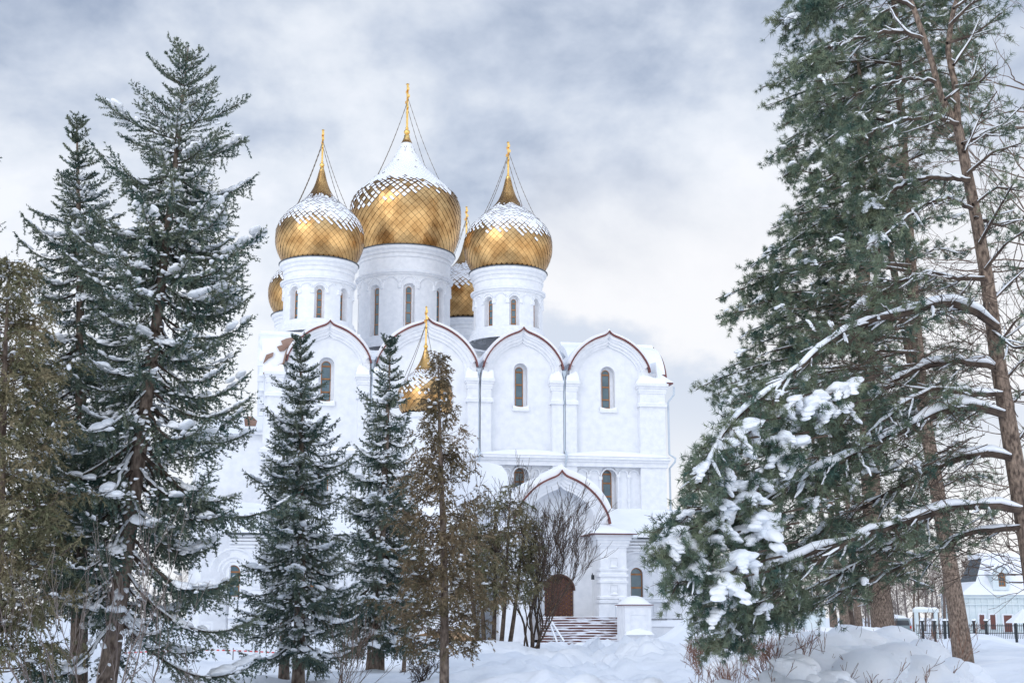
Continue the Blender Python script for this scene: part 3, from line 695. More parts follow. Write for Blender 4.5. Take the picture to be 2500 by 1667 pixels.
for k_ in range(n_-1):
    w0 = .05*math.sin(xs[k_]*1.3); w1 = .05*math.sin(xs[k_+1]*1.3)
    ro = [(-.0, zr_top+.0), (-2.5, zr_top*.62+z_eave*.38+.25), (TG-.3, z_eave+.42), (TG-.62, z_eave+.25), (TG-.62, z_eave+.05)]
    for (t0, z0_), (t1, z1_) in zip(ro[:-1], ro[1:]):
        gs.add([(xs[k_], t0, z0_+w0), (xs[k_+1], t0, z0_+w1), (xs[k_+1], t1, z1_+w1), (xs[k_], t1, z1_+w0)], np.array([(0, 1, 2, 3)]))
gs.build('roof_snow', M['roof_snow'], gal, True)
# right hip end closed with snow
hp = Acc(); hp.add([(gx1+.5, -.0, zr_top), (gx1+.5, -2.5, zr_top*.62+z_eave*.38+.25), (gx1+.5, TG-.3, z_eave+.42), (gx1+.5, TG-.62, z_eave+.05), (gx1+.5, 0, z_eave)], [(0, 1, 2, 3, 4)])
hp.build('roof_end', M['roof_snow'], gal)
gc = Acc()
gc.box(gx0-.4, gx1+.4, TG-.5, TG-.002, z_eave-.12, z_eave+.045, 1)
for dz, pj in ((.12, .34), (.38, .26), (.62, .18), (.9, .12)): gc.box(gx0-.1, gx1+pj, TG-pj, TG-.003, z_eave-dz-.14, z_eave-dz)
gc.build('cornice', [M['trim'], M['slate']], gal)
gd = Acc()
for q in gaps:
    c_ = (q[0]+q[1])/2
    for r_, pj in ((.25, .05), (.55, .10), (1.15, .14)):
        o1 = arch_line(q[0]-r_-.12, q[1]+r_+.12, wz1+r_+.12); o2 = arch_line(q[0]-r_, q[1]+r_, wz1+r_); gd.ribbon(o2, o1, TG-pj, TG-.002)
    for sx in (-1, 1):
        for bz in (wz0+.9, wz0-.9, wz0-2.2):
            cx_ = c_+sx*1.75
            if cx_ > gx1-.4: continue
            gd.slab([[(cx_-.42, bz-.4), (cx_+.42, bz-.4), (cx_+.42, bz+.4), (cx_-.42, bz+.4)], [(cx_-.32, bz-.3), (cx_+.32, bz-.3), (cx_+.32, bz+.3), (cx_-.32, bz+.3)]], TG-.07, TG-.002)
            gd.slab([[(cx_-.2, bz-.18), (cx_+.2, bz-.18), (cx_+.2, bz+.18), (cx_-.2, bz+.18)]], TG-.05, TG-.002)
        cx_ = c_+sx*2.55
        if cx_ < gx1-.3: gd.box(cx_-.22, cx_+.22, TG-.18, TG-.001, -1.4, z_eave-1.1)
gd.box(gx0, gx1+.2, TG-.3, TG-.003, wz0-.34, wz0-.1)
gd.box(gx0, gx1+.25, TG-.35, TG-.004, wz0-1.6, wz0-1.45)
gd.build('wall_mouldings', M['trim'], gal)
gl = Acc(); heap(gl, gx1-7, gx1+.2, TG-.33, TG, wz0-.098, .13, 0, 50); 
gl.box(gx1-8, gx1+.3, TG-1.1, TG-.005, -1.4, 0.95, 1)
heap(gl, gx1-8, gx1+.35, TG-1.2, TG, .96, .42, 0, 50, seed=4)
gl.build('plinth', [M['roof_snow'], M['trim']], gal)
# left annex
an = Acc(); az = F(620, 1012, 3)[1]; ax0, ax1 = SL-5.5, SL-.02
an.box(ax0, ax1, 3, 20, -1.5, az-1.6); anx = an.build('side_annex', M['plaster'], ch)
ar_ = Acc(); ar_.add([(ax0-.4, 2.5, az-1.7), (ax1, 2.5, az-1.7), (ax1, 20, az-1.7), (ax0-.4, 20, az-1.7), (ax0+1.5, 8, az+.5), (ax1, 8, az+.6)], [(0,1,5,4), (4,5,2,3), (0,4,3)]); ar_.build('roof_snow', M['roof_snow'], anx)
bp_ = Acc(); pts = [F(u_, v_, 2.6) for u_, v_ in ((598, 1040), (596, 1024), (604, 1016), (618, 1018), (628, 1028), (624, 1040))]; bp_.slab([pts], 2.44, 2.7); bp_.build('bare_roofing', M['roof_brown'], anx)

# chapel turret with small gold dome standing in front of the facade
TC = -9.5; uc = 1038
mpp = (FS(uc+50, TC)-FS(uc-50, TC))/100; cc = (FS(uc, TC, 976), TC); RD = 69*mpp
rowsC = [(zat(uc, v, TC), RD*q) for v, q in ((1010,.80),(998,.92),(985,.985),(974,1.0),(962,.985),(950,.93),(938,.83),(928,.72),(918,.58),(908,.44),(897,.31),(885,.21),(872,.13),(862,.085),(855,.06))]
def sn_ch(a_, f, rr):
    if f > .66: return 0 if rr.rand() > .08 else 1
    left = max(0, math.cos(a_-math.radians(210)))
    if f > .50-.10*left+.04*math.sin(4*a_): return rr.choice([.5, .85, 1])
    if f > .25 and left > .5: return rr.choice([0, .5, .7])
    return 0 if rr.rand() > .04 else 1
drum_z = zat(uc, 1012, TC)
tu = Acc(); Rt = RD*.68
tu.revolve([(Rt+.15, drum_z-9), (Rt, drum_z-8.5), (Rt, drum_z-.5), (Rt+.2, drum_z-.35), (Rt+.25, drum_z), (Rt*.5, drum_z+.1)], 64, cc)
tur = tu.build('turret', M['trim'], ch)
dome(tur, cc, RD, drum_z, rowsC, None, sn_ch, 9, 30, chains=False, ball=(zat(uc, 846, TC), .17), cross_top=zat(uc, 750, TC))
for (u1, v1) in ((985, 925), (995, 920), (1068, 925)):
    k_ = Acc(); S = np.array((cc[0], cc[1], zat(uc, 790, TC))); e = F(u1, v1, TC-.3); E = np.array((e[0], TC-.3, e[1]))
    k_.tube([S+(E-S)*f-np.array((0, 0, .15*math.sin(f*3.14))) for f in np.linspace(0, 1, 20)], .02, 4); k_.build('guy_chain', M['chain'], tur)
# turret base: low block with stepped keel gables
tb = Acc(); tb.box(cc[0]-3.4, cc[0]+3.4, TC-3, TG-.01, -1.5, drum_z-8.6)
tb.add([(cc[0]-3.8, TC-3.4, drum_z-8.6), (cc[0]+3.8, TC-3.4, drum_z-8.6), (cc[0]+3.8, TG+1, drum_z-8.6), (cc[0]-3.8, TG+1, drum_z-8.6), (cc[0]-Rt, TC-.5, drum_z-6.2), (cc[0]+Rt, TC-.5, drum_z-6.2), (cc[0]+Rt, TC+1, drum_z-6.2), (cc[0]-Rt, TC+1, drum_z-6.2)],
       [(0,1,5,4), (1,2,6,5), (2,3,7,6), (3,0,4,7), (0,1,2,3)], 1)
tb.build('turret_base', [M['plaster'], M['roof_snow']], ch)
# smooth white bulge roofs each side of the facade foot (rounded snow roof seen between the trees)
v_ = Acc(); bx = FS(1205, -3, 1150); bz = F(1205, 1135, -3)[1]
v_.slab([[(bx-4, z_eave), (bx-4, bz-.6)] + [(bx-4+3.9*q, bz-.6*(1-math.sin(1.57+q*1.3-0))) for q in (0.,)] + [(bx-.8, bz), (bx+.3, bz-.25), (bx+.9, bz-1.0), (bx+1.1, z_eave)]], -5, 0)
v_.build('vault_snow', M['roof_snow'], ch)

# ------------------------------------------------------------------ porch with keel gable, door, pillars, stairs
TP = -11.0
pcx = FS(1369, TP, 1300); phw = (FS(1483, TP)-FS(1255, TP))/2; pzs = F(1483, 1278, TP)[1]; pza = F(1369, 1152.7, TP)[1]
zfl = F(1369, 1506, TP)[1]
pw = Acc()
op = FS(1458, TP, 1400)-pcx
inner = [(pcx-op, zfl-1)] + keel(pcx, op, F(1455, 1290, TP)[1], F(1369, 1178, TP)[1], 'inner') + [(pcx+op, zfl-1)]
outer = [(pcx-phw, zfl-1.2)] + keel(pcx, phw, pzs, pza) + [(pcx+phw, zfl-1.2)]
pw.slab([outer, inner], TP, TP+1.6)
dz1 = F(1366, 1403, TP+1.5)[1]; dx0, dx1 = FS(1330, TP+1.5, 1450), FS(1402, TP+1.5, 1450)
pw.slab([[(p_[0], p_[1]) for p_ in outer], round_arch(dx0, dx1, zfl, dz1, 16)], TP+1.61, TP+2.2)
pw.box(pcx-phw, pcx+phw, TP+2.2, TG-.01, -1.5, pzs-.5)
por = pw.build('porch', M['plaster'], ch)
pr_ = Acc()
i1 = keel(pcx, phw*.91, pzs-.01, pzs+(pza-pzs)*.87); i2 = keel(pcx, phw*.85, pzs-.01, pzs+(pza-pzs)*.79); i3 = keel(pcx, phw*.79, pzs-.01, pzs+(pza-pzs)*.73)
pr_.ribbon(i1, keel(pcx, phw-.01, pzs, pza-.02), TP-.3, TP-.002); pr_.ribbon(i2, i1, TP-.2, TP-.002); pr_.ribbon(i3, i2, TP-.1, TP-.002)
pr_.build('arched_gable', M['trim'], por)
pr_ = Acc(); pr_.ribbon(keel(pcx, phw, pzs-.05, pza), keel(pcx, phw+.11, pzs-.05, pza+.15), TP-.75, TP-.2); pr_.build('gable_rim', M['metal_red'], por)
pr_ = Acc(); pr_.ribbon(keel(pcx, phw-.2, pzs+.2, pza-.2), keel(pcx, phw+.22, pzs+.9, pza+.62), TP-.5, -1.0); pr_.build('roof_snow', M['roof_snow'], por)
dr = Acc(); dr.slab([round_arch(dx0, dx1, zfl, dz1, 16)], TP+1.95, TP+2.05)
dr.ribbon(arch_line(dx0+.02, dx1-.02, dz1-.03, 16), arch_line(dx0-.1, dx1+.1, dz1+.09, 16), TP+1.55, TP+1.9, 0)
dr.box((dx0+dx1)/2-.02, (dx0+dx1)/2+.02, TP+1.9, TP+1.96, zfl, dz1-.05)
door = dr.build('door', M['door'], por)
sd_ = Acc(); dw = dx1-dx0; nn_ = 11
for r_ in range(22):
    for k_ in range(nn_):
        x_ = dx0+dw*(k_+.5+.25*((r_ % 2)*2-1)*.0)/nn_; z_ = zfl+.12+r_*.145
        ar_h = dz1-dw/2 + math.sqrt(max(0, (dw/2)**2-(x_-(dx0+dx1)/2)**2))
        if z_ > ar_h-.1 or (r_+k_) % 2: continue
        sd_.add([(x_-.045, TP+1.94, z_), (x_, TP+1.94, z_-.045), (x_+.045, TP+1.94, z_), (x_, TP+1.94, z_+.045), (x_, TP+1.90, z_)], [(0,1,4), (1,2,4), (2,3,4), (3,0,4)])
sd_.build('door_studs', M['gold_bright'], door)
lp = Acc(); lx, lz = F(1446, 1407, TP+.0); lp.box(lx-.1, lx+.1, TP-.25, TP-.05, lz-.22, lz+.12); lp.box(lx-.03, lx+.03, TP-.1, TP, lz+.12, lz+.25); lp.build('wall_lamp', M['black_iron'], por)
# the two pillars
def pillar(x0, x1, parent):
    a_ = Acc(); t0, t1 = TP-1.2, TP-.003
    zc = F(1500, 1303, TP-1.2)[1]
    def bx(e, za_, zb_): a_.box(x0-e, x1+e, t0-e, t1, za_, zb_)
    Zp = lambda v: F(1500, v, TP-1.2)[1]
    bx(.0, -1.2, zc-.9); 
    for e, va, vb in ((.08, 1336, 1332), (.16, 1332, 1326), (.24, 1326, 1318), (.34, 1318, 1312), (.46, 1312, 1305.5)): bx(e, Zp(va), Zp(vb))
    for va, vb, e in ((1392, 1387, .10), (1407, 1401, .12), (1422, 1417, .10), (1461, 1456, .12), (1472, 1466, .14)):
        bx(e, Zp(va), Zp(vb)); heap(a_, x0-e, x1+e, t0-e, t1, Zp(vb)+.002, .16, 1, seed=int(va))
    bx(.18, -1.2, Zp(1474))
    for vc in (1372, 1438):
        zc_ = Zp(vc); c_ = (x0+x1)/2
        for h_, t_ in ((.38, .07), (.26, .03)):
            a_.slab([[(c_-h_, zc_-h_), (c_+h_, zc_-h_), (c_+h_, zc_+h_), (c_-h_, zc_+h_)], [(c_-h_+.08, zc_-h_+.08), (c_+h_-.08, zc_-h_+.08), (c_+h_-.08, zc_+h_-.08), (c_-h_+.08, zc_+h_-.08)]], t0-t_, t0-.001)
        heap(a_, c_-.3, c_+.3, t0-.12, t0, zc_-.38, .14, 1, seed=int(vc))
    a_.box(x0-.85, x1+.7, t0-.75, TG, zc-.06, zc, 2)
    # heavy snow on top
    X0, X1, Y0, Y1 = x0-.8, x1+.65, t0-.7, TG-.05
    V = []; n_ = 12
    for yy in np.linspace(0, 1, n_):
        for xx in np.linspace(0, 1, n_):
            e = (1-abs(2*xx-1)**6)*(1-abs(2*yy-1)**8)
            V.append((X0+(X1-X0)*xx, Y0+(Y1-Y0)*yy, zc+.01+e*(.32+.75*math.exp(-((xx-.42)/.33)**2)*min(1, yy*2.2))))
    i2 = np.arange(n_-1)[:, None]*n_; j2 = np.arange(n_-1)[None]
    a_.add(V, np.stack([i2+j2, i2+j2+1, i2+n_+j2+1, i2+n_+j2], -1).reshape(-1, 4), 1)
    r_ = random.Random(3)
    for k_ in range(9):   # icicles at the outer corner
        xx = x1+.35+r_.random()*.3; L_ = .2+.35*r_.random(); a_.tube([(xx, t0-.7, zc-.06), (xx, t0-.7, zc-.06-L_)], [.03, .004], 5, 3)
    return a_.build('pillar', [M['trim'], M['roof_snow'], M['metal_red'], M['ice']], parent)
px0, px1 = FS(1466, TP-1.2, 1400), FS(1530, TP-1.2, 1400)
pillar(px0, px1, por); pillar(2*pcx-px1, 2*pcx-px0, por)
# staircase
st = Acc(); NST = 15; zbot = -1.0
tS0 = TP-1.25; run = .34; zst = (zfl-zbot)/NST
sx0t, sx1t = FS(1322, tS0, 1506), FS(1512, tS0, 1506); sx0b, sx1b = FS(1318, tS0-NST*run, 1570), FS(1532, tS0-NST*run, 1570)
for k_ in range(NST):
    f = k_/(NST-1); zt_ = zfl-k_*zst; t1_ = tS0-(k_)*run
    sx0 = sx0t+(sx0b-sx0t)*f; sx1 = sx1t+(sx1b-sx1t)*f
    st.box(sx0, sx1, t1_-run, t1_+.001, zt_-zst+.002, zt_, 0)
    st.box(sx0-.02, sx1+.02, t1_-run-.04, t1_-run+.12, zt_+.003, zt_+.045, 1)
    heap(st, sx0, sx1, t1_-run+.1, t1_, zt_+.004, .05, 1, 30, seed=k_)
st.box(sx0t-1.5, sx1t+1.0, tS0+.002, TP+1.5, zfl-1.6, zfl-.004, 2)
stc = st.build('staircase', [M['step_red'], M['roof_snow'], M['stone']], ch)
def rail(pts, parent):
    a_ = Acc(); a_.tube(pts, .035, 6, 0)
    for q in np.linspace(0, 1, 5):
        p_ = np.array(pts[0])+(np.array(pts[-1])-np.array(pts[0]))*q; a_.tube([p_, p_-np.array((0, 0, .85))], .02, 5, 0)
    a_.tube([np.array(p_)+np.array((0, 0, .07)) for p_ in pts], .06, 6, 1)
    a_.build('handrail', [M['pipe'], M['roof_snow']], parent)
for (u1, v1, u2, v2) in ((1342, 1520, 1360, 1568), (1340, 1508, 1377, 1566)):
    a1 = F(u1, v1, tS0-1.3); a2 = F(u2, v2, tS0-4.8); rail([(a1[0], tS0-1.3, a1[1]), (a2[0], tS0-4.8, a2[1])], stc)
a1 = F(1503, 1478, tS0-1.0); a2 = F(1540, 1536, tS0-4.6); rail([(a1[0], tS0-1.0, a1[1]), (a2[0], tS0-4.6, a2[1])], stc)
# parapet and pedestal right of the stairs
tq = TP-6.0
q0, q1 = FS(1526, tq, 1500), FS(1590, tq, 1500); qz = F(1555, 1477, tq)[1]
pe = Acc(); pe.box(q0, q1, tq, tq+2.2, -1.2, qz)
pe.slab([[(q0+.3, F(1555, 1497, tq)[1]), (q1-.3, F(1555, 1497, tq)[1]), (q1-.3, F(1555, 1540, tq)[1]), (q0+.3, F(1555, 1540, tq)[1])], [(q0+.4, F(1555, 1500, tq)[1]), (q1-.4, F(1555, 1500, tq)[1]), (q1-.4, F(1555, 1537, tq)[1]), (q0+.4, F(1555, 1537, tq)[1])]], tq-.05, tq-.001)
pe.box(q0-.15, q1+.15, tq-.12, tq+2.3, F(1555, 1549, tq)[1]-1.2, F(1555, 1549, tq)[1])
pe.box(q0-.12, q1+.14, tq-.14, tq+2.34, qz+.002, qz+.06, 1)
V = []; n_ = 16
for yy in np.linspace(0, 1, n_):
    for xx in np.linspace(0, 1, n_):
        e = max(0, (1-abs(2*xx-1)**2.4))*(max(0, 1-abs(2*yy-1)**2.4)); V.append((q0-.1+(q1-q0+.22)*xx, tq-.12+2.4*yy, qz+.062+.62*e))
i2 = np.arange(n_-1)[:, None]*n_; j2 = np.arange(n_-1)[None]
pe.add(V, np.stack([i2+j2, i2+j2+1, i2+n_+j2+1, i2+n_+j2], -1).reshape(-1, 4), 2)
heap(pe, q0-.12, q1+.12, tq-.45, tq+.1, F(1555, 1549, tq)[1], .35, 2, seed=3)
pe.build('pedestal', [M['trim'], M['metal_red'], M['roof_snow']], stc)
# sloped parapet from the pillar down to the pedestal (a plane running in depth)
sp_ = Acc(); xs_ = FS(1512, tS0, 1480)+.05; zt1 = F(1505, 1464, tS0)[1]
sp_.slab([[(tS0, -1), (tS0, zt1), (tS0-.8, zt1), (tq+1.2, qz-.1), (tq+1.2, -1)]], xs_, xs_+.55, back=True, axis='x')
sp_.slab([[(tS0, zt1+.003), (tS0-.82, zt1+.003), (tq+1.2, qz-.09), (tq+1.2, qz+.02), (tS0-.8, zt1+.15), (tS0, zt1+.15)]], xs_-.06, xs_+.6, 1, back=True, axis='x')
sp_.build('parapet', [M['trim'], M['roof_snow']], stc)

# ================================================================== vegetation helpers
def unit(v): return v/(np.linalg.norm(v, axis=-1, keepdims=True)+1e-9)
def needles(acc, Pt, D, n, L, w, ca, r, seg=0.0, m=0, droop=0.0):
    """n narrow triangular needles around each twig point"""
    N_ = len(Pt)
    if N_ == 0: return
    Pt = np.repeat(Pt, n, 0); D = unit(np.repeat(D, n, 0)); S = np.repeat(np.broadcast_to(np.asarray(seg, float), (N_,)), n)
    rd = r.normal(size=Pt.shape); pr = unit(rd - (rd*D).sum(1)[:, None]*D)
    c = ca + r.uniform(-.22, .22, len(Pt)); d = unit(D*c[:, None] + pr*np.sqrt(np.clip(1-c*c, 0.05, 1))[:, None])
    d[:, 2] -= droop; d = unit(d)
    B = Pt + D*(r.uniform(0, 1, len(Pt))*S)[:, None]
    sd_ = unit(np.cross(d, r.normal(size=d.shape))); LL = L*r.uniform(.7, 1.25, len(Pt))[:, None]; ww = w*r.uniform(.7, 1.2, len(Pt))[:, None]
    V = np.stack([B-sd_*ww*.5, B+sd_*ww*.5, B+d*LL], 1).reshape(-1, 3)
    acc.add(V, np.arange(len(V)).reshape(-1, 3), m)
def ico(sub):
    t = (1+5**.5)/2
    V = [(-1,t,0),(1,t,0),(-1,-t,0),(1,-t,0),(0,-1,t),(0,1,t),(0,-1,-t),(0,1,-t),(t,0,-1),(t,0,1),(-t,0,-1),(-t,0,1)]
    Fc = [(0,11,5),(0,5,1),(0,1,7),(0,7,10),(0,10,11),(1,5,9),(5,11,4),(11,10,2),(10,7,6),(7,1,8),(3,9,4),(3,4,2),(3,2,6),(3,6,8),(3,8,9),(4,9,5),(2,4,11),(6,2,10),(8,6,7),(9,8,1)]
    V = [np.array(v)/np.linalg.norm(v) for v in V]
    for _ in range(sub):
        mid = {}; nf = []
        def g_(a_, b_):
            k_ = (min(a_, b_), max(a_, b_))
            if k_ not in mid: q = V[a_]+V[b_]; V.append(q/np.linalg.norm(q)); mid[k_] = len(V)-1
            return mid[k_]
        for a_, b_, c_ in Fc:
            x_, y_, z_ = g_(a_, b_), g_(b_, c_), g_(c_, a_); nf += [(a_, x_, z_), (b_, y_, x_), (c_, z_, y_), (x_, y_, z_)]
        Fc = nf
    return np.array(V), np.array(Fc)
ICO = {k_: ico(k_) for k_ in (0, 1, 2, 3)}
def blobs(acc, C_, R_, D_, r, sub=1, amp=.22, m=0, flat=.45):
    """lumpy snow pillows: centres, radii (along, across, up), direction along the branch"""
    C_ = np.asarray(C_, float).reshape(-1, 3); n = len(C_)
    if n == 0: return
    R_ = np.broadcast_to(np.asarray(R_, float), (n, 3)); D_ = unit(np.asarray(D_, float).reshape(-1, 3))
    V, Fc = ICO[sub]
    sc = 1 + amp*np.sin((V[None]*r.uniform(1.5, 4, (n, 1, 3))).sum(2)+r.uniform(0, 6.28, (n, 1))) + amp*.6*np.sin((V[None]*r.uniform(4, 8, (n, 1, 3))).sum(2)+r.uniform(0, 6.28, (n, 1)))
    X = V[None]*sc[:, :, None]; X = X*R_[:, None]; X[:, :, 2] = np.where(X[:, :, 2] < 0, X[:, :, 2]*flat, X[:, :, 2])
    sdv = unit(np.stack([-D_[:, 1], D_[:, 0], np.zeros(n)], -1)+1e-6); upv = np.cross(D_, sdv); upv = np.where(upv[:, 2:3] < 0, -upv, upv)
    Wd = X[:, :, 0:1]*D_[:, None] + X[:, :, 1:2]*sdv[:, None] + X[:, :, 2:3]*upv[:, None] + C_[:, None]
    acc.add(Wd.reshape(-1, 3), (Fc[None]+np.arange(n)[:, None, None]*len(V)).reshape(-1, 3), m)
def smooth_line(pts, n):
    pts = np.asarray(pts, float); L = np.concatenate([[0], np.cumsum(np.linalg.norm(np.diff(pts, axis=0), axis=1))])
    if L[-1] < 1e-6: return np.repeat(pts[:1], n, 0)
    l = np.linspace(0, L[-1], n*3); X = np.stack([np.interp(l, L, pts[:, q]) for q in range(3)], -1)
    for _ in range(max(2, n//4)): X[1:-1] = (X[:-2]+2*X[1:-1]+X[2:])/4
    return X[np.linspace(0, len(X)-1, n).round().astype(int)]
def limb_snow(acc, pts, rad, th, r, k=7, cover=1.0):
    """ridge of snow lying along a limb, broken where it has fallen off"""
    n = len(pts); off = 0
    runs = []; i_ = 0
    while i_ < n-2:
        ln = r.randint(3, 14)
        if r.rand() < cover: runs.append((i_, min(n, i_+ln+1)))
        i_ += ln
    for a_, b_ in runs:
        if b_-a_ < 3: continue
        q = pts[a_:b_].copy(); rr_ = rad[a_:b_]; t_ = np.linspace(0, 1, b_-a_); e = np.clip(np.minimum(t_, 1-t_)*6, .15, 1)
        hgt = th*e*(.35+.65*rad[a_:b_]/rad[0])*r.uniform(.55, 1.3, b_-a_); hgt = np.convolve(np.pad(hgt, 1, 'edge'), [.25, .5, .25], 'valid')
        q[:, 2] += rr_*.75 + hgt*.35
        T = unit(np.gradient(q, axis=0)); U = unit(np.cross(T, (0, 0.03, 1.0))); Vv = np.cross(U, T); Vv = np.where(Vv[:, 2:3] < 0, -Vv, Vv)
        an_ = np.arange(k)*2*math.pi/k; wv = (rr_*.9+hgt*.55)
        R_ = q[:, None] + (wv[:, None]*np.cos(an_))[:, :, None]*U[:, None] + (hgt[:, None]*np.where(np.sin(an_) > 0, 1, .35)*np.sin(an_))[:, :, None]*Vv[:, None]
        m_ = b_-a_; i2 = np.arange(m_-1)[:, None]*k; j2 = np.arange(k)[None]; j3 = (j2+1) % k
        acc.add(R_.reshape(-1, 3), [np.stack([i2+j2, i2+j3, i2+k+j3, i2+k+j2], -1).reshape(-1, 4), np.array([list(range(k)), [(m_-1)*k+q_ for q_ in range(k)]])])

# ------------------------------------------------------------------ spruces
def spruce(base, top, R, seed, label, group, zlow=.12, power=.75, n_az=6, dens=1.0, snow=1.0, r0=.2, name='spruce_tree', den_col='spruce_needle', droop=1.0, gap=.0, nd=7, wh=1.0, openlow=0.0):
    r = np.random.RandomState(seed); base = np.array(base, float); top = np.array(top, float); Hh = top[2]-base[2]
    root = empty(name, base, 0, label, 'tree', group)
    def trunk_at(f): 
        p = base+(top-base)*f; p = p+np.array((math.sin(f*3.1), 0, 0))*Hh*.006; return p
    tr = Acc(); tf = np.linspace(0, 1, 30); tp = np.array([trunk_at(f) for f in tf]); tp[0, 2] -= .3
    rad = r0*(1-tf)**.85+.012; rad[0] *= 1.15; tr.tube(tp-base, rad, 10)
    br = Acc(); nl = Acc(); sn = Acc()
    zf = zlow; pts = []; dirs = []; segs = []; bC = []; bR = []; bD = []; fC = []; fD = []
    while zf < .985:
        prof = (1-zf)**power * (1-.35*math.exp(-((zf-zlow)/.08))) * np.interp(1-zf, [0, .03, .08, .12, .15], [.18, .48, .60, .72, 1])
        nb_ = r.poisson(1.2)+n_az-1
        a0 = r.uniform(0, 6.28); lay = r.uniform(.72, 1.12)
        for k_ in range(nb_):
            az = a0 + k_*2*math.pi/nb_ + r.normal(0, .25); L = max(.22, R*prof*r.uniform(.55, 1.15)*lay+.10)
            if r.rand() < gap*(2.2 if openlow and zf < openlow+.15 else 1): continue
            if r.rand() < .10: L *= 1.25
            up_ = np.interp(zf, [0, .35, .7, .9, 1], [-.62, -.50, -.20, .28, 1.2])
            up_ += r.normal(0, .10)
            n_ = max(6, int(L/.14)); s = np.linspace(0, 1, n_)
            zz_ = L*(up_*s - .30*np.sin(s*math.pi)*(zf < .8)*.5 + .22*s**3)
            wob = np.cumsum(r.normal(0, .012, n_))*L
            d = np.array((math.cos(az), math.sin(az))); pd_ = np.array((-d[1], d[0]))
            o_ = trunk_at(zf)
            bp = np.stack([o_[0]+d[0]*L*s+pd_[0]*wob, o_[1]+d[1]*L*s+pd_[1]*wob, o_[2]+zz_], -1)
            br.tube(bp-base, (.006+.011*L)*(1-s*.85), 4, cap=False)
            # laterals
            T = unit(np.gradient(bp, axis=0)); lowq = openlow > 0 and zf < openlow
            if lowq or r.rand() < .25*snow: limb_snow(sn, (bp-base)[:max(4, int(n_*.85))], ((.006+.011*L)*(1-s*.85))[:max(4, int(n_*.85))], r.uniform(.03, .06), r, k=5, cover=.75)
            sl_ = np.arange((.50 if r.rand() < .6 else .3) if lowq else (.14 if zf > .6 else .22), 1.0, .105/max(L, .4)/dens)
            for s_ in sl_:
                i_ = s_*(n_-1); i0 = int(i_); p0 = bp[i0]+(bp[min(i0+1, n_-1)]-bp[i0])*(i_-i0); t_ = T[i0]
                for sg in (-1, 1):
                    ll = (.42*L*(1-s_)**.7+.13)*r.uniform(.6, 1.15)
                    ll = min(ll, .95)
                    dr_ = unit(t_*.75 + sg*np.array((pd_[0], pd_[1], 0))*r.uniform(.5, .9) + np.array((0, 0, r.uniform(-.35, .10) if zf < .85 else .15)))
                    ns = max(2, int(ll/.10)); q = np.linspace(0, 1, ns+1)[:-1]
                    pp = p0+dr_*ll*q[:, None]; pp[:, 2] -= .28*ll*q**2*(1 if zf < .8 else -.4)
                    pts.append(pp); dirs.append(np.repeat(dr_[None], ns, 0)); segs.append(np.full(ns, ll/ns))
                # hanging curtain twigs
                if zf < .82 and r.rand() < .95:
                    ll = r.uniform(.12, .50)*min(1, L/1.2); ns = max(2, int(ll/.09)); q = np.linspace(0, 1, ns+1)[:-1]
                    dd = unit(np.array((r.normal(0, .2), r.normal(0, .2), -1.0))); pts.append(p0+dd*ll*q[:, None]); dirs.append(np.repeat(dd[None], ns, 0)); segs.append(np.full(ns, ll/ns))
            f0 = int(n_*(.5 if lowq else .25)); pts.append(bp[f0:]); dirs.append(T[f0:]); segs.append(np.full(n_-f0, L/n_))
            # snow pillows
            if r.rand() < .85*snow*min(1, (1-zf)*4) and zf < .93:
                s_ = r.uniform(.5, .92); m_ = r.randint(3, 7); w_ = min(.155, .05+.045*L)*r.uniform(.55, 1.3)
                for q in range(m_):
                    sq = np.clip(s_+(q-m_/2)*.85*w_/L, .12, .99); i0 = int(sq*(n_-1)); pd3 = np.array((pd_[0], pd_[1], 0))
                    off = pd3*r.normal(0, w_*1.2)
                    bC.append(bp[i0]+off+np.array((0, 0, w_*.8-abs(np.linalg.norm(off))*.25))); k5 = r.uniform(.6, 1.2); bR.append((w_*1.1*k5, w_*.95*k5, w_*.55*k5)); bD.append(T[i0])
            for _ in range(r.poisson(19*snow*min(L, 1.8)*min(1, (1-zf)*3.0))):
                s_ = r.uniform(.2, 1); i0 = int(s_*(n_-1)); w_ = r.uniform(.022, .072); off = np.array((pd_[0], pd_[1], 0))*r.normal(0, .28*L*(1-s_)+.05)
                fC.append(bp[i0]+off+np.array((0, 0, .01-.25*np.linalg.norm(off)+w_*.8))); fD.append(unit(T[i0]+off*2)*w_)
        zf += (.235*wh+.10*(1-zf))*r.uniform(.8, 1.2)/Hh*1.0
    for k_ in range(int(Hh*3)):   # leader shoots
        f = 1-.012*k_ if k_ < 7 else 1-r.uniform(0, .1); 
    lp_ = trunk_at(.93)+(top-trunk_at(.93))*np.linspace(0, 1, 8)[:, None]; pts.append(lp_); dirs.append(np.repeat(unit(top-base)[None], 8, 0)); segs.append(np.full(8, .1))
    Pt = np.concatenate(pts)-base; D = np.concatenate(dirs); S = np.concatenate(segs)
    needles(nl, Pt, D, nd, .060, .026, .66, r, S); 
    t_ = tr.build('trunk', M['bark_spruce'], root, True); br.build('branches', M['bark_dark'], t_)
    nl.build('crown', M[den_col], root)
    if bC: blobs(sn, np.array(bC)-base, np.array(bR), np.array(bD), r, 2, .16)
    if fC:
        fD = np.array(fD); w_ = np.linalg.norm(fD, axis=1); blobs(sn, np.array(fC)-base, np.stack([w_*1.7, w_, w_*.6], -1), fD, r, 0, .25)
    if sn.n: sn.build('snow_load', M['tree_snow'], root, True)
    return root
def on_ground(u, Y, v=1600):
    p = P(u, v, Y); return np.array((p[0], Y, G(p[0], Y)))
def top_at(u, v, Y): return P(u, v, Y)

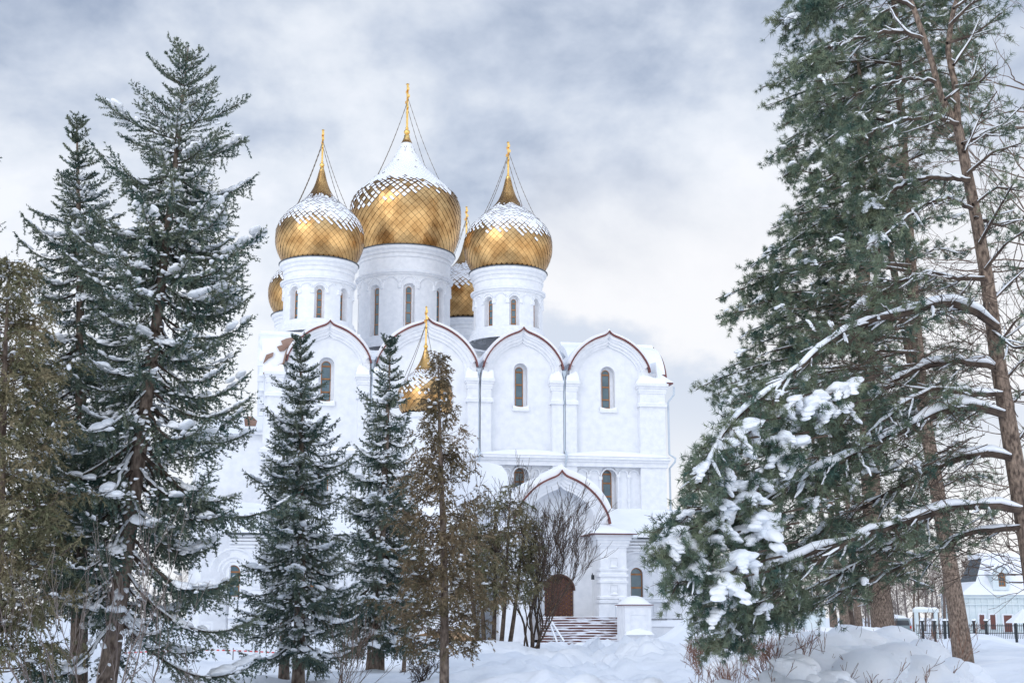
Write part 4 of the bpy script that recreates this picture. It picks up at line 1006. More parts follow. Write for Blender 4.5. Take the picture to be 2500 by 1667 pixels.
spruce(on_ground(258, 29.5), top_at(459, 116, 29.9), 3.5, 21, 'tallest spruce, left of the cathedral, with a dark pointed top and snowy boughs', 'snowy spruces', zlow=.13, power=.46, n_az=6, r0=.21, dens=.95, nd=11, wh=1.25, gap=.12, openlow=.24)
spruce(on_ground(198, 31.5), top_at(187, 292, 31.5), 2.5, 22, 'second tall spruce at the left edge, lower than its pointed neighbour and snow laden', 'snowy spruces', zlow=.17, power=.6, n_az=6, r0=.2, dens=.95, nd=11, wh=1.2, gap=.12, openlow=.24)
spruce(on_ground(730, 37.4), top_at(733, 829, 37.4), 2.2, 23, 'mid sized snowy spruce in front of the left part of the cathedral facade', 'snowy spruces', zlow=.13, power=.62, n_az=6, r0=.17, dens=1.0, nd=11, wh=1.0, gap=.05)
spruce(on_ground(695, 38.8), top_at(690, 1010, 38.8), 1.15, 24, 'shorter spruce with its bare grey trunk close beside the mid sized spruce', 'snowy spruces', zlow=.26, power=.6, n_az=5, r0=.15, dens=.7, gap=.15)
spruce(on_ground(908, 43.0), top_at(953, 838, 43.0), 2.4, 25, 'slim dark spruce before the small gold chapel dome, snow heaps on its lower boughs', 'snowy spruces', zlow=.12, power=.72, n_az=6, r0=.19, dens=1.0, nd=11, wh=1.05, gap=.05)
spruce(on_ground(928, 44.2), top_at(925, 1180, 44.2), 1.2, 26, 'low spruce whose trunk stands right behind the slim dark spruce', 'snowy spruces', zlow=.2, power=.7, n_az=5, r0=.15, dens=.7, gap=.2, snow=.6)

# ------------------------------------------------------------------ thujas
def thuja(base, stems, hgt, R, seed, label, group, zlow=.1, leaf='thuja_leaf', n_br=260, prof=None, dens=1.0, snow=.3, r0=.09, spray=.5, name='thuja_tree'):
    r = np.random.RandomState(seed); base = np.array(base, float); root = empty(name, base, 0, label, 'tree', group)
    tr = Acc(); br = Acc(); nl = Acc(); sn = Acc(); prof = prof or (lambda f: (1-f)**.8)
    lines = []
    for (dx, dy, h_, tx, ty) in stems:
        f = np.linspace(0, 1, 16); ln = np.stack([dx+tx*f+.04*np.sin(f*5+dx), dy+ty*f, -.3+(h_+.3)*f], -1); lines.append(ln); t_ = Acc()
        t_.tube(ln, r0*(1-f)**.8+.008, 8); t_.build('trunk', M['bark_dark'] if len(stems) > 1 else M['bark_spruce'], root, True)
    P_, D_, S_ = [], [], []; fC, fR = [], []
    for k_ in range(n_br):
        f = zlow+(1-zlow)*r.rand()**.9; ln = lines[r.randint(len(lines))]; i_ = f*15; i0 = min(14, int(i_)); o_ = ln[i0]+(ln[i0+1]-ln[i0])*(i_-i0)
        az = r.uniform(0, 6.28); L = R*prof(f)*r.uniform(.45, 1.15)+.12; d = np.array((math.cos(az), math.sin(az), 0))
        n_ = max(5, int(L/.12)); s = np.linspace(0, 1, n_); bp = o_+d*L*s[:, None]; bp[:, 2] += L*(.10*s+.30*s**2)*r.uniform(.3, 1.6) - .05*L
        bp += np.cumsum(r.normal(0, .015, bp.shape), 0)*L
        br.tube(bp, (.004+.007*L)*(1-s*.8), 3, cap=False)
        for j_ in range(int((3+8*L)*dens)):
            q = r.uniform(.22, 1)**.7; i1 = int(q*(n_-1)); p0 = bp[i1]
            sp_d = unit(d*r.uniform(.1, .9)+np.array((r.normal(0, .6), r.normal(0, .6), r.uniform(-.9, .35)))); ll = spray*r.uniform(.35, 1.0)*(.5+.5*min(1, R*prof(f)))
            m_ = max(3, int(ll/.045)); t2 = np.linspace(0, 1, m_); pp = p0+sp_d*ll*t2[:, None]; pp[:, 2] -= .30*ll*t2**2
            P_.append(pp); D_.append(np.repeat(sp_d[None], m_, 0)-np.array((0, 0, .5))*t2[:, None]); S_.append(np.full(m_, .05))
        if r.rand() < snow: q = r.uniform(.3, .9); i1 = int(q*(n_-1)); w_ = r.uniform(.03, .07); fC.append(bp[i1]); fR.append((w_*1.5, w_, w_*.7))
    Pt = np.concatenate(P_); D = np.concatenate(D_); S = np.concatenate(S_)
    needles(nl, Pt, D, 4, .080, .030, .72, r, S, droop=.15)
    br.build('branches', M['twig'], root); nl.build('crown', M[leaf], root)
    if fC: blobs(sn, fC, fR, r.normal(size=(len(fC), 3))*np.array((1, 1, .2)), r, 1, .2); sn.build('snow_load', M['tree_snow'], root, True)
    return root
b = on_ground(1085, 33.2); tp_ = P(1074, 862, 33.2)
thuja(b, [(0, 0, tp_[2]-b[2], tp_[0]-b[0], 0)], tp_[2]-b[2], 1.42, 31, 'thin brown thuja with a single straight trunk and see-through crown', 'brown thujas', zlow=.13, n_br=300, prof=lambda f: (np.interp(f, [0, .15, .3, .6, .8, 1], [.75, 1.0, .98, .68, .34, .05])), dens=.85, r0=.115, spray=.34)
b = on_ground(1215, 60)
thuja(b, [(-.55, 0, 6.2, -.5, .1), (-.2, .3, 6.6, .1, .2), (.12, -.2, 6.9, .5, 0), (.45, .2, 6.0, .9, .2), (-.8, .3, 5.4, -.9, 0)], 6.5, 1.6, 32, 'low bushy green-brown thuja clump on several thin stems beside the bare shrub', 'brown thujas', zlow=.30, leaf='thuja_green', n_br=300, snow=.9, prof=lambda f: np.interp(f, [0, .3, .5, .8, 1], [.3, .9, .95, .7, .2]), dens=.9, r0=.10, spray=.5)
b = on_ground(-20, 27.0)
thuja(b, [(0, 0, 8.9, -.2, 0)], 8.9, 1.7, 33, 'tall brownish thuja cut by the left edge of the picture', 'brown thujas', zlow=.10, leaf='thuja_green', n_br=290, prof=lambda f: np.interp(f, [0, .12, .3, .55, .75, .9, 1], [.5, .8, 1.0, .95, .75, .5, .2]), dens=1.0, r0=.14, spray=.45, snow=.9)
b = on_ground(985, 47)
thuja(b, [(0, 0, 5.6, .1, 0)], 5.6, 1.15, 34, 'faint grey-green thuja standing behind the single-trunk brown thuja', 'brown thujas', zlow=.22, leaf='thuja_green', n_br=200, prof=lambda f: np.interp(f, [0, .3, .6, 1], [.6, 1.0, .8, .1]), dens=.9, r0=.07, spray=.36)

spruce(on_ground(-150, 30), top_at(-110, 215, 30), 2.1, 27, 'dark thin tree beyond the left edge, only its drooping branch tips in view', 'snowy spruces', zlow=.2, power=.45, n_az=5, r0=.17, dens=.55, nd=9, snow=.3, gap=.25)

# ------------------------------------------------------------------ bare shrubs and bare trees
def grow(acc, p, d, L, rad, depth, r, spread=.35, up=.15, kids=(2, 4), k=4, minr=.0025, taper=.62, wig=.12):
    n = max(4, int(4+depth)); s = np.linspace(0, 1, n); pts = [p]; dd = d.copy()
    for _ in range(n-1):
        dd = unit(dd+r.normal(0, wig, 3)+np.array((0, 0, up*.25))); pts.append(pts[-1]+dd*L/(n-1))
    pts = np.array(pts); acc.tube(pts, np.maximum(rad*(1-s*(1-taper)), minr), k if rad > .012 else 3, cap=False)
    if depth <= 0: return
    for q in range(r.randint(kids[0], kids[1]+1)):
        f = r.uniform(.3, 1) if q else 1.0; i0 = min(n-1, int(f*(n-1)+.5)); rr_ = rad*(1-f*(1-taper))
        rd = r.normal(size=3); rd = unit(rd-(rd@dd)*dd); nd_ = unit(dd*math.cos(spread)+rd*math.sin(spread*r.uniform(.6, 1.5))+np.array((0, 0, up)))
        grow(acc, pts[i0], nd_, L*r.uniform(.55, .85), rr_*(.9 if q == 0 else .62), depth-1, r, spread, up, kids, k, minr, taper, wig)
def shrub(base, n_st, L, rad, depth, seed, label, name='bare_shrub', mat='twig', fan=.5, dirs=None, spread=.35, up=.12, kids=(2, 4), minr=.003, cat='shrub', group=None, rb=.15, lean=(0, 0)):
    r = np.random.RandomState(seed); root = empty(name, base, 0, label, cat, group); a_ = Acc()
    for k_ in range(n_st):
        az = r.uniform(0, 6.28) if dirs is None else None
        d = unit(np.array((math.cos(az)*fan*r.uniform(.2, 1)+lean[0], math.sin(az)*fan*r.uniform(.2, 1)+lean[1], 1.0))) if dirs is None else unit(np.array(dirs[k_], float))
        grow(a_, np.array((r.normal(0, rb), r.normal(0, rb), -.25)), d, L*r.uniform(.75, 1.1), rad*r.uniform(.7, 1.1), depth, r, spread, up, kids, minr=minr)
    a_.build('stems', M[mat], root, True); return root
shrub(on_ground(1292, 61), 10, 3.0, .055, 5, 41, 'tall bare multi-stemmed shrub fanning out in front of the porch gable', mat='bark_dark', dirs=[(.9,0,1.5), (.55,.2,1.8), (.3,-.2,2), (.15,.1,2), (-.1,0,2), (-.3,.2,1.8), (.7,-.3,1.2), (.45,0,1.9), (0,.3,2), (1.0,.1,1.1)], spread=.22, up=.16, kids=(2, 4), minr=.0075)
shrub(on_ground(250, 25.5), 9, 1.75, .020, 3, 42, 'bare thin saplings with grey stems in front of the tallest spruce', name='bare_sapling', mat='twig_grey', fan=.42, spread=.26, up=.16, kids=(2, 3), minr=.0042, rb=.35)
shrub(on_ground(170, 26.0), 3, 1.5, .026, 3, 46, 'bare grey sapling with crooked stems at the far left front', name='bare_sapling', mat='twig_grey', fan=.5, spread=.35, up=.1, kids=(2, 3), minr=.0042, rb=.25)
shrub(on_ground(835, 31.5), 8, .95, .014, 3, 43, 'small bare bush of thin upright twigs between the two middle spruces', mat='twig', fan=.5, spread=.3, up=.1, kids=(2, 3), minr=.0045, rb=.1)
shrub(on_ground(1035, 37.5), 6, .42, .035, 4, 44, 'little gnarled bare bush left of the single-trunk brown thuja', mat='bark_dark', fan=1.1, spread=.55, up=.05, kids=(2, 4), minr=.005, rb=.06)
shrub(on_ground(440, 27.5), 6, .8, .012, 3, 45, 'bare thin bush with wide arching twigs right of the tallest spruce trunk', mat='twig_grey', fan=1.0, spread=.4, up=.0, kids=(2, 3), minr=.0038, rb=.2)

# ------------------------------------------------------------------ pines
def bough(br, nl, sn, pts, rad, r, sth2=1.0, sec=1.0, step=.24, start=.25, nn=14, NL=.10, NW=.012, snow=.0, base=np.zeros(3), tert=.13, green=1.0, down=-.12, snow_sec=.25, bare=0.0, taper=.8):
    n = len(pts); pts = pts-base; L = np.linalg.norm(np.diff(pts, axis=0), axis=1).sum(); s = np.linspace(0, 1, n)
    ra = rad*(1-taper*s)+.004; br.tube(pts, ra, 6, cap=False)
    if snow > 0: limb_snow(sn, pts, ra, snow, r, cover=.88)
    T = unit(np.gradient(pts, axis=0)); tp, td = [], []
    for s_ in np.arange(start, 1.0, step/L):
        for sg in (-1, 1):
            if r.rand() < .15: continue
            i0 = min(n-1, int(s_*(n-1))); t_ = T[i0]; side = unit(np.cross(t_, (0, 0, 1.0)))*sg
            ll = sec*r.uniform(.45, 1.1)*(1-.55*s_)*min(1, .5+(s_-start)*2+.25); d = unit(t_*r.uniform(.4, .9)+side*r.uniform(.3, .9)+np.array((0, 0, r.uniform(-.45, .30)+down)))
            m_ = max(4, int(ll/.10)); q = np.linspace(0, 1, m_); sp_ = pts[i0]+d*ll*q[:, None]; sp_ += np.cumsum(r.normal(0, .018, sp_.shape), 0)*ll; sp_[:, 2] += .14*ll*q**2
            sr = (.006+.010*ll)*(1-.7*q); br.tube(sp_, sr, 3, cap=False)
            if snow_sec and r.rand() < snow_sec and ll > .3: limb_snow(sn, sp_, sr, r.uniform(.015, .045)*(1+snow*4)*sth2, r, k=5, cover=.8)
            isg = r.rand() < green*(1 if s_ > start+.06 else .5)
            for qq in np.arange(.25, 1.01, tert/ll):
                j0 = min(m_-1, int(qq*(m_-1)+.5)); ll2 = r.uniform(.10, .32)*(1.15-.5*qq); d2 = unit(d*.7+r.normal(0, .55, 3)+np.array((0, 0, .12)))
                e = sp_[j0]+d2*ll2; br.tube([sp_[j0], sp_[j0]+(e-sp_[j0])*.5+r.normal(0, .01, 3), e], [.005, .004, .003], 3, cap=False)
                if isg:
                    tp += [e, sp_[j0]+d2*ll2*.6]; td += [d2, d2]
                    if r.rand() < .5: tp.append(sp_[j0]+d2*ll2*.3); td.append(d2)
    if tp: needles(nl, np.array(tp), np.array(td), nn, NL, NW, .45, r, .07)
def spray(br, nl, C_, d, r, size, base, nn=14, NL=.10, NW=.012, m=9):
    """fan of needle twigs round a branch end"""
    tp, td = [], []
    for k_ in range(m):
        dd = unit(d*.8+r.normal(0, .6, 3)+np.array((0, 0, -.12))); ll = size*r.uniform(.5, 1.15); q = np.linspace(0, 1, 5); c_ = C_-base+dd*ll*q[:, None]; c_[:, 2] -= .18*ll*q**2
        br.tube(c_, .006*(1-.6*q), 3, cap=False)
        for j_ in range(int(ll/.07)+1):
            f = r.uniform(.2, 1); p0 = c_[0]+(c_[-1]-c_[0])*f; d2 = unit(dd+r.normal(0, .5, 3)); tp.append(p0+d2*.05*r.rand()); td.append(d2)
    needles(nl, np.array(tp), np.array(td), nn, NL, NW, .5, r, .07)
def pillow(sn, C_, d, r, size, base, fingers=3, sub=2):
    """heavy snow lying over a bough end, hanging down in lobes"""
    cs, rs_, ds = [], [], []
    for f_ in range(fingers):
        dd = unit(d*.6+r.normal(0, .7, 3)*np.array((1, 1, .3))+np.array((0, 0, -.22))); ll = size*r.uniform(.5, .95); m_ = 5
        for q in np.linspace(0, 1, m_):
            p = C_-base+dd*ll*q; p = p-np.array((0, 0, .35*ll*q*q)); w_ = size*(.34-.14*q)*r.uniform(.6, 1.2)
            cs.append(p+r.normal(0, .02*size, 3)); rs_.append((w_*1.3, w_*1.0, w_*.62)); ds.append(dd)
    blobs(sn, cs, rs_, np.array(ds)*np.array((1, 1, .6)), r, sub, .13, flat=.6)
def LQ(pts, Y0, Y1, n=26, bend=0.0, r=None):
    m_ = len(pts); o = []
    for i_, (u, v) in enumerate(pts):
        f = i_/(m_-1); o.append(Q(u, v, Y0+(Y1-Y0)*f + bend*math.sin(f*3.14)))
    return smooth_line(o, n)

# the near pine whose trunk leans in at the right edge
r = np.random.RandomState(71)
YC = 23.0
ctr = [(2420, 1640), (2385, 1400), (2362, 1240), (2337, 1100), (2312, 950), (2290, 820), (2270, 660), (2246, 520), (2222, 400), (2200, 290)]
cp = LQ(ctr, YC, YC+.3, 40); b0 = cp[0].copy(); b0[2] = G(b0[0], b0[1]); cp[0][2] = b0[2]-.3
rootC = empty('pine_tree', b0, 0, 'near pine at the right edge, leaning left, with long limbs under thick snow', 'tree', 'pines on the right')
tA = Acc(); tA.tube(cp-b0, np.interp(np.linspace(0, 1, 40), [0, .1, .5, 1], [.26, .19, .145, .085]), 14)
for fork in ([(2200, 290), (2160, 225), (2138, 130), (2112, 60), (2085, -20), (2060, -160), (2040, -320)], [(2200, 290), (2196, 200), (2175, 120), (2190, 20), (2230, -90), (2240, -260)]):
    fp = LQ(fork, YC+.3, YC+.9, 18); tA.tube(fp-b0, np.linspace(.07, .02, 18), 8)
trC = tA.build('trunk', M['bark_pine'], rootC, True)
br, nl, sn = Acc(), Acc(), Acc()
limbsC = [
 ([(2290,752),(2240,716),(2165,692),(2105,716),(1990,737),(1900,790),(1830,850),(1760,905),(1700,950),(1655,1000),(1625,1060),(1608,1110)], -2.6, .062, .085, 1.0),
 ([(2285,845),(2215,832),(2140,838),(2060,872),(2000,905),(1935,960),(1880,1000)], 1.2, .05, .085, .9),
 ([(2304,952),(2230,932),(2150,950),(2080,987),(1990,1032),(1900,1077),(1820,1112),(1740,1160),(1665,1210),(1600,1260)], -1.6, .062, .10, 1.1),
 ([(2322,1052),(2260,1040),(2180,1060),(2100,1098),(2020,1142),(1950,1184),(1870,1232),(1800,1285),(1730,1330)], .8, .055, .085, 1.1),
 ([(2345,1172),(2260,1160),(2160,1172),(2060,1206),(1960,1237),(1870,1267),(1790,1300),(1700,1330),(1620,1310),(1570,1335)], -2.2, .060, .10, 1.1),
 ([(2300,905),(2230,905),(2150,890),(2080,925),(2010,985),(1930,1045),(1850,1120)], -.6, .04, .05, .9),
 ([(2350,1210),(2280,1215),(2200,1230),(2100,1290),(2000,1330),(1900,1370),(1800,1390),(1720,1410)], 1.8, .045, .04, 1.1),
 ([(2262,640),(2200,640),(2130,625),(2060,650),(1985,700)], 1.2, .035, .03, .8),
 ([(2228,415),(2160,408),(2100,412),(2050,440),(1990,480)], .8, .04, .04, .8),
 ([(2232,480),(2180,455),(2120,470),(2060,520),(2010,560)], -1.2, .03, .03, .8),
 ([(2200,285),(2150,268),(2080,275),(2000,305),(1930,330)], -.5, .035, .03, .9),
 ([(2150,190),(2090,180),(2010,200),(1940,230),(1880,260)], .7, .03, .02, .9),
 ([(2120,90),(2060,70),(1980,85),(1900,110),(1850,150)], -.8, .03, .02, .9),
 ([(2100,20),(2040,-10),(1960,0),(1880,30),(1820,50)], .5, .03, .02, .9),
 ([(2085,-40),(2020,-60),(1940,-40),(1870,-10)], -.5, .03, .02, .9),
 ([(1700,1130),(1640,1160),(1585,1165),(1550,1195),(1535,1240)], -.6, .02, .0, .5),
 ([(1720,1000),(1690,1060),(1665,1110),(1650,1160)], -.4, .02, .0, .6),
 ([(2160,1172),(2060,1240),(1960,1300),(1860,1350),(1780,1400),(1720,1450)], -1.0, .03, .03, .9),
 ([(1960,1237),(1880,1290),(1800,1350),(1720,1400),(1660,1450)], -1.2, .025, .02, .9),
]
for pts, dy, rad, sth, sec in limbsC:
    lp_ = LQ(pts, YC+(0 if pts[0][0] > 2150 else dy-.6), YC+dy-.6, 30); lp_[1:-1] += r.normal(0, .012, lp_[1:-1].shape)
    bough(br, nl, sn, lp_, rad, r, sec=sec, step=.13, start=.08, nn=12, NL=.105, NW=.012, snow=sth*1.25, base=b0, tert=.11, down=-.22, snow_sec=.6, green=.62)
    for q in range(5): spray(br, nl, lp_[-1-q*2]+r.normal(0, .08, 3), unit(lp_[-1]-lp_[-4]), r, .5, b0, nn=14, NL=.10, NW=.012, m=9)
    pillow(sn, lp_[-2]+np.array((0, 0, .08)), unit(lp_[-1]-lp_[-4]), r, .26, b0, fingers=4)
# right hand side of the crown, thin
for pts, dy in (([(2270,700),(2320,650),(2375,600)], 1.0), ([(2250,560),(2300,470),(2340,400)], -1.0), ([(2240,500),(2300,520),(2360,500)], 1.4), ([(2210,330),(2290,300),(2350,240)], 1.2), ([(2280,760),(2330,800),(2390,790)], -1.0), ([(2310,940),(2350,900),(2400,880)], .9), ([(2175,100),(2240,80),(2300,30)], 1.1), ([(2190,20),(2250,-20),(2300,-40)], .4), ([(2195,200),(2250,190),(2290,150)], -.9), ([(2290,800),(2330,740),(2380,700)], .5), ([(2262,620),(2310,560),(2370,520)], -.5), ([(2235,470),(2290,430),(2350,440)], .6), ([(2222,400),(2280,350),(2345,330)], -.6), ([(2215,350),(2250,270),(2290,210)], .4),
                ([(2300,880),(2345,830),(2400,820)], .3), ([(2190,150),(2230,90),(2260,20)], .6), ([(2180,60),(2230,10),(2290,-20)], -.4), ([(2170,230),(2235,180),(2250,120)], .2), ([(2320,1040),(2360,980),(2400,960)], .2)):
    lp_ = LQ(pts, YC+.1, YC+dy, 14); bough(br, nl, sn, lp_, .028, r, sec=.7, step=.2, start=.15, nn=14, NL=.10, NW=.012, snow=.02, base=b0, tert=.14, green=.8, snow_sec=.3)
pil_ = [(1560,1225,80,-2.6),(1575,1245,55,-2.5),(1540,1255,50,-2.6),(1645,1205,62,-2.5),(1640,1240,50,-2.5),(1700,1285,75,-2.5),(1725,1300,60,-2.4),(1672,1340,72,-2.6),(1755,1195,70,-2),(1770,1220,50,-2),(1740,1235,60,-2),
        (1668,1025,58,-2.6),(1640,1060,52,-2.6),(1625,1090,45,-2.6),(1655,1085,50,-2.5),(1690,1000,50,-2.5),(1725,980,52,-2.4),(1786,905,36,-2),(1828,918,42,-2),(1800,940,32,-2),(1868,935,55,-1.8),(1885,915,50,-1.8),(1930,895,58,-1.6),(1962,880,44,-1.6),
        (1945,935,44,-1.6),(1905,945,36,-1.7),(1800,1010,44,-2),(1835,1020,50,-1.9),(1790,1050,45,-2),(1830,1065,40,-2),(1700,1120,55,-2.2),(1715,1140,48,-2.2),(1650,1155,50,-2.4),(1675,1175,46,-2.4),(1745,1110,42,-2.1),(1600,1300,38,-2.6),(1560,1320,36,-2.6),
        (1640,1410,46,-2.4),(1780,1010,30,-2),(1870,1150,28,-1.4),(1990,1050,30,-1),(1780,1260,40,-2),(1830,1300,36,-1.6),(2010,900,26,-1),(1850,870,26,-1.6),(1960,1110,24,-1),(1710,1375,40,-2.2),(1760,1395,34,-2),(1800,1330,30,-1.6),(1580,1180,30,-2.6)]
for (u, v, sz, dy) in pil_:
    c_ = Q(u, v, YC+dy); size = sz/FPX*K*(YC+dy)*r.uniform(.95, 1.35); d = unit(np.array((-1.0, r.normal(0, .5), -.25)))
    # carried by a twig running back to the nearest limb
    tgt = Q(u+sz*1.3, v-sz*.4, YC+dy+.3); ln = smooth_line([tgt, (tgt+c_)/2+np.array((0, 0, .03)), c_], 8); br.tube(ln-b0, np.linspace(.02, .01, 8), 5, cap=False)
    spray(br, nl, c_-np.array((0, 0, size*.12)), d, r, size*1.15, b0, nn=15, NL=.10, NW=.012, m=13)
    pillow(sn, c_+np.array((0, 0, size*.05)), d, r, size*.95, b0, fingers=r.randint(3, 6))
# loose sprays filling the lower boughs
for _ in range(230):
    u = r.uniform(1560, 2120); v = r.uniform(930, 1440)
    if v < 1400-(u-1560)*.95+0 and u < 1760 and v < 960+(1760-u)*1.0: continue
    if v > 1470-max(0, (u-1780))*.42: continue
    if u > 1820 and r.rand() < .72: continue
    dy = r.uniform(-1.2, 3.0); c_ = Q(u, v, YC+dy); d = unit(np.array((-1.0, r.normal(0, .6), r.uniform(-.5, .15)))); s0_ = c_-d*.5+np.array((0, 0, .12))
    br.tube(smooth_line([s0_-b0, c_-b0-d*.2, c_-b0], 5), [.014, .011, .009, .007, .005], 4, cap=False)
    spray(br, nl, c_-d*.15, d, r, .42, b0, nn=13, NL=.10, NW=.012, m=7)
    if r.rand() < .8: pillow(sn, c_+np.array((0, 0, .05)), d, r, r.uniform(.08, .24), b0, fingers=r.randint(1, 4), sub=1)
# fine dead twigs between the limbs
for _ in range(260):
    u = r.uniform(1950, 2350); v = r.uniform(620, 1330); a0 = Q(u, v, YC+r.uniform(-1.5, 2)); d = unit(np.array((-1, r.normal(0, .7), r.uniform(-.5, .45))))
    grow(br, a0-b0, d, r.uniform(.4, .9), .010, 2, r, .45, .0, (2, 3), 3, .0035, .5, .2)
bb = br.build('branches', M['bark_dark'], trC); nl.build('crown', M['pine_needle'], rootC); sn.build('snow_load', M['tree_snow'], rootC, True)

# leafless tree just outside the right edge, its thin curved branches cross the sky
rt = np.random.RandomState(77); bX = P(2640, 1600, 27)[0]; rb_ = empty('bare_tree', (bX, 27, G(bX, 27)), 0, 'leafless tree beyond the right edge, its thin curling branches crossing the pale sky', 'tree'); a_ = Acc()
tl = smooth_line([(0, 0, -.3), (-.1, 0, 4), (.1, .1, 8), (-.1, 0, 13.5)], 24); a_.tube(tl, np.linspace(.14, .03, 24), 8); a_.build('trunk', M['bark_dark'], rb_, True); a_ = Acc()
for _ in range(46):
    z_ = rt.uniform(2.2, 13); grow(a_, np.array((0, 0, z_)), unit(np.array((-1, rt.normal(0, .45), rt.uniform(.1, .9)))), rt.uniform(1.1, 2.0), .022, 3, rt, .48, .04, (2, 3), 3, .0045, .6, .2)
a_.build('branches', M['twig'], rb_)
# ---- the two farther pines that make the tall dense crown
def far_pine(label, trunk, Y, rads, limbs, seed, NW=.015, nn=16, fork=None, sprays=0, snow_n=0, rmain='bark_pine', step=.22, sec=1.0, reg=None):
    r = np.random.RandomState(seed); tp = LQ(trunk, Y, Y+.4, 40); b = tp[0].copy(); b[2] = G(b[0], b[1]); tp[0][2] = b[2]-.3
    root = empty('pine_tree', b, 0, label, 'tree', 'pines on the right'); a_ = Acc(); a_.tube(tp-b, np.interp(np.linspace(0, 1, 40), np.linspace(0, 1, len(rads)), rads), 14)
    if fork: fp = LQ(fork, Y+.2, Y+.6, 24); a_.tube(fp-b, np.linspace(rads[1]*.6, .05, 24), 10)
    t_ = a_.build('trunk', M[rmain], root, True); br, nl, sn = Acc(), Acc(), Acc()
    for pts, dy, rad, sth in limbs:
        lp_ = LQ(pts, Y, Y+dy, 24); bough(br, nl, sn, lp_, rad, r, sth2=2.0, sec=sec, step=step, start=.15, nn=nn, NL=.155, NW=NW, snow=sth, base=b, tert=.16, down=-.15, snow_sec=.5)
    if sprays:
        for _ in range(sprays):
            (u, v) = reg(r); dy = r.uniform(-2.6, 2.2); c_ = Q(u, v, Y+dy); d = unit(np.array((-1.0, r.normal(0, .7), r.uniform(-.35, .35)))); s0_ = c_-d*.8
            br.tube(smooth_line([s0_-b, c_-b-d*.3, c_-b], 5), [.02, .016, .012, .009, .006], 4, cap=False)
            spray(br, nl, c_-d*.3, d, r, .62, b, nn=nn, NL=.155, NW=NW, m=7)
            if r.rand() < snow_n: pillow(sn, c_+np.array((0, 0, .13)), d, r, r.uniform(.10, .36), b, fingers=r.randint(1, 4), sub=1)
    br.build('branches', M['bark_dark'], t_); nl.build('crown', M['pine_needle'], root); sn.build('snow_load', M['tree_snow'], root, True)
    return root
r = np.random.RandomState(81)
outl = [(-60,1815),(0,1800),(60,1792),(100,1800),(130,1845),(160,1790),(190,1735),(240,1752),(300,1810),(345,1775),(380,1750),(415,1810),(450,1830),(490,1792),(520,1742),(560,1770),(600,1712),(640,1690),(690,1650),(740,1638),(790,1680),(850,1645),(905,1590),(940,1680),(990,1660)]
limA = []
ov = [q[0] for q in outl]; ou = [q[1] for q in outl]
for v in np.arange(-70, 960, 40):
    u = np.interp(v, ov, ou)+r.uniform(-8, 46); tv = v-r.uniform(20, 110); tx = np.interp(tv, [-200, 430, 640, 800, 1000], [2060, 2078, 2095, 2108, 2130])
    mid = [(tx+(u-tx)*f, tv+(v-tv)*f**1.6-24*math.sin(f*3.1)) for f in (0, .25, .5, .75, .92, 1)]
    mid[-1] = (mid[-1][0], mid[-1][1]-r.uniform(-6, 8)); limA.append((mid, r.uniform(-2.0, 1.2), .055, .04))
    if r.rand() < .9:
        f2 = r.uniform(.45, .8); dy = r.uniform(-3.2, 2.6); m2 = [(tx+(u-tx)*f*f2, tv+25+(v-tv)*f**1.5) for f in (0, .3, .6, .8, 1)]; limA.append((m2, dy, .05, .03))
for v in np.concatenate([np.arange(-80, 300, 30), np.arange(300, 1150, 75)]):
    tx = np.interp(v, [-200, 430, 640, 800, 1000, 1240], [2060, 2078, 2095, 2108, 2130, 2170]); limA.append(([(tx, v), (tx+60, v-30), (tx+(165 if v < 260 else 125), v-15+r.uniform(-20, 30))], r.uniform(-2, 2), .04, .02))
def regA(r):
    while True:
        v = r.uniform(-40, 1000); u0 = np.interp(v, ov, ou)+22
        u = u0+(r.rand()**.9)*((2235 if v < 330 else 2120)-u0)
        if v > 480 and u > 2010 and r.rand() < .7: continue
        return u, v
far_pine('tall dense pine whose leaning trunk stands in a snow mound right of the snow domes', [(2216, 1534), (2190, 1350), (2165, 1200), (2145, 1080), (2126, 978), (2110, 830), (2098, 690), (2080, 432), (2066, 200), (2050, -60), (2035, -300)], 46.0,
         [.36, .28, .25, .22, .20, .19, .17, .14, .12, .10, .07], limA, 82, fork=[(2128, 975), (2095, 850), (2069, 705), (2040, 552), (2010, 400), (1985, 250), (1960, 60)], sprays=400, snow_n=.95, reg=regA)
limB = []
for v in np.arange(120, 1400, 60):
    u = np.interp(v, ov+[1400], ou+[1780])+r.uniform(60, 130); tx = 2005-(1482-v)*.03
    limB.append(([(tx, v-60), (tx+(u-tx)*.5, v-50), (u, v)], r.uniform(-3, 3), .06, .04)); limB.append(([(tx, v-40), (tx+70, v-60), (tx+150, v-20)], r.uniform(-3, 3), .05, .04))
limB += [([(2020, 1385), (1990, 1380), (1940, 1372), (1890, 1390), (1850, 1400)], -1, .06, .06), ([(2150, 1238), (2090, 1226), (2040, 1234), (1980, 1250), (1900, 1282), (1840, 1300)], -8, .07, .07)]
far_pine('thick dark pine with its trunk between the leaning trunk and the pale background pines', [(2034, 1484), (2022, 1380), (2010, 1270), (2002, 1150), (1995, 1000), (1985, 700), (1975, 400), (1965, 100)], 62.0,
         [.56, .46, .42, .38, .34, .28, .2, .1], limB, 83, NW=.026, nn=9, step=.34, sec=1.5, sprays=60, snow_n=.3, reg=lambda r: (r.uniform(1800, 2060), r.uniform(300, 1320)))

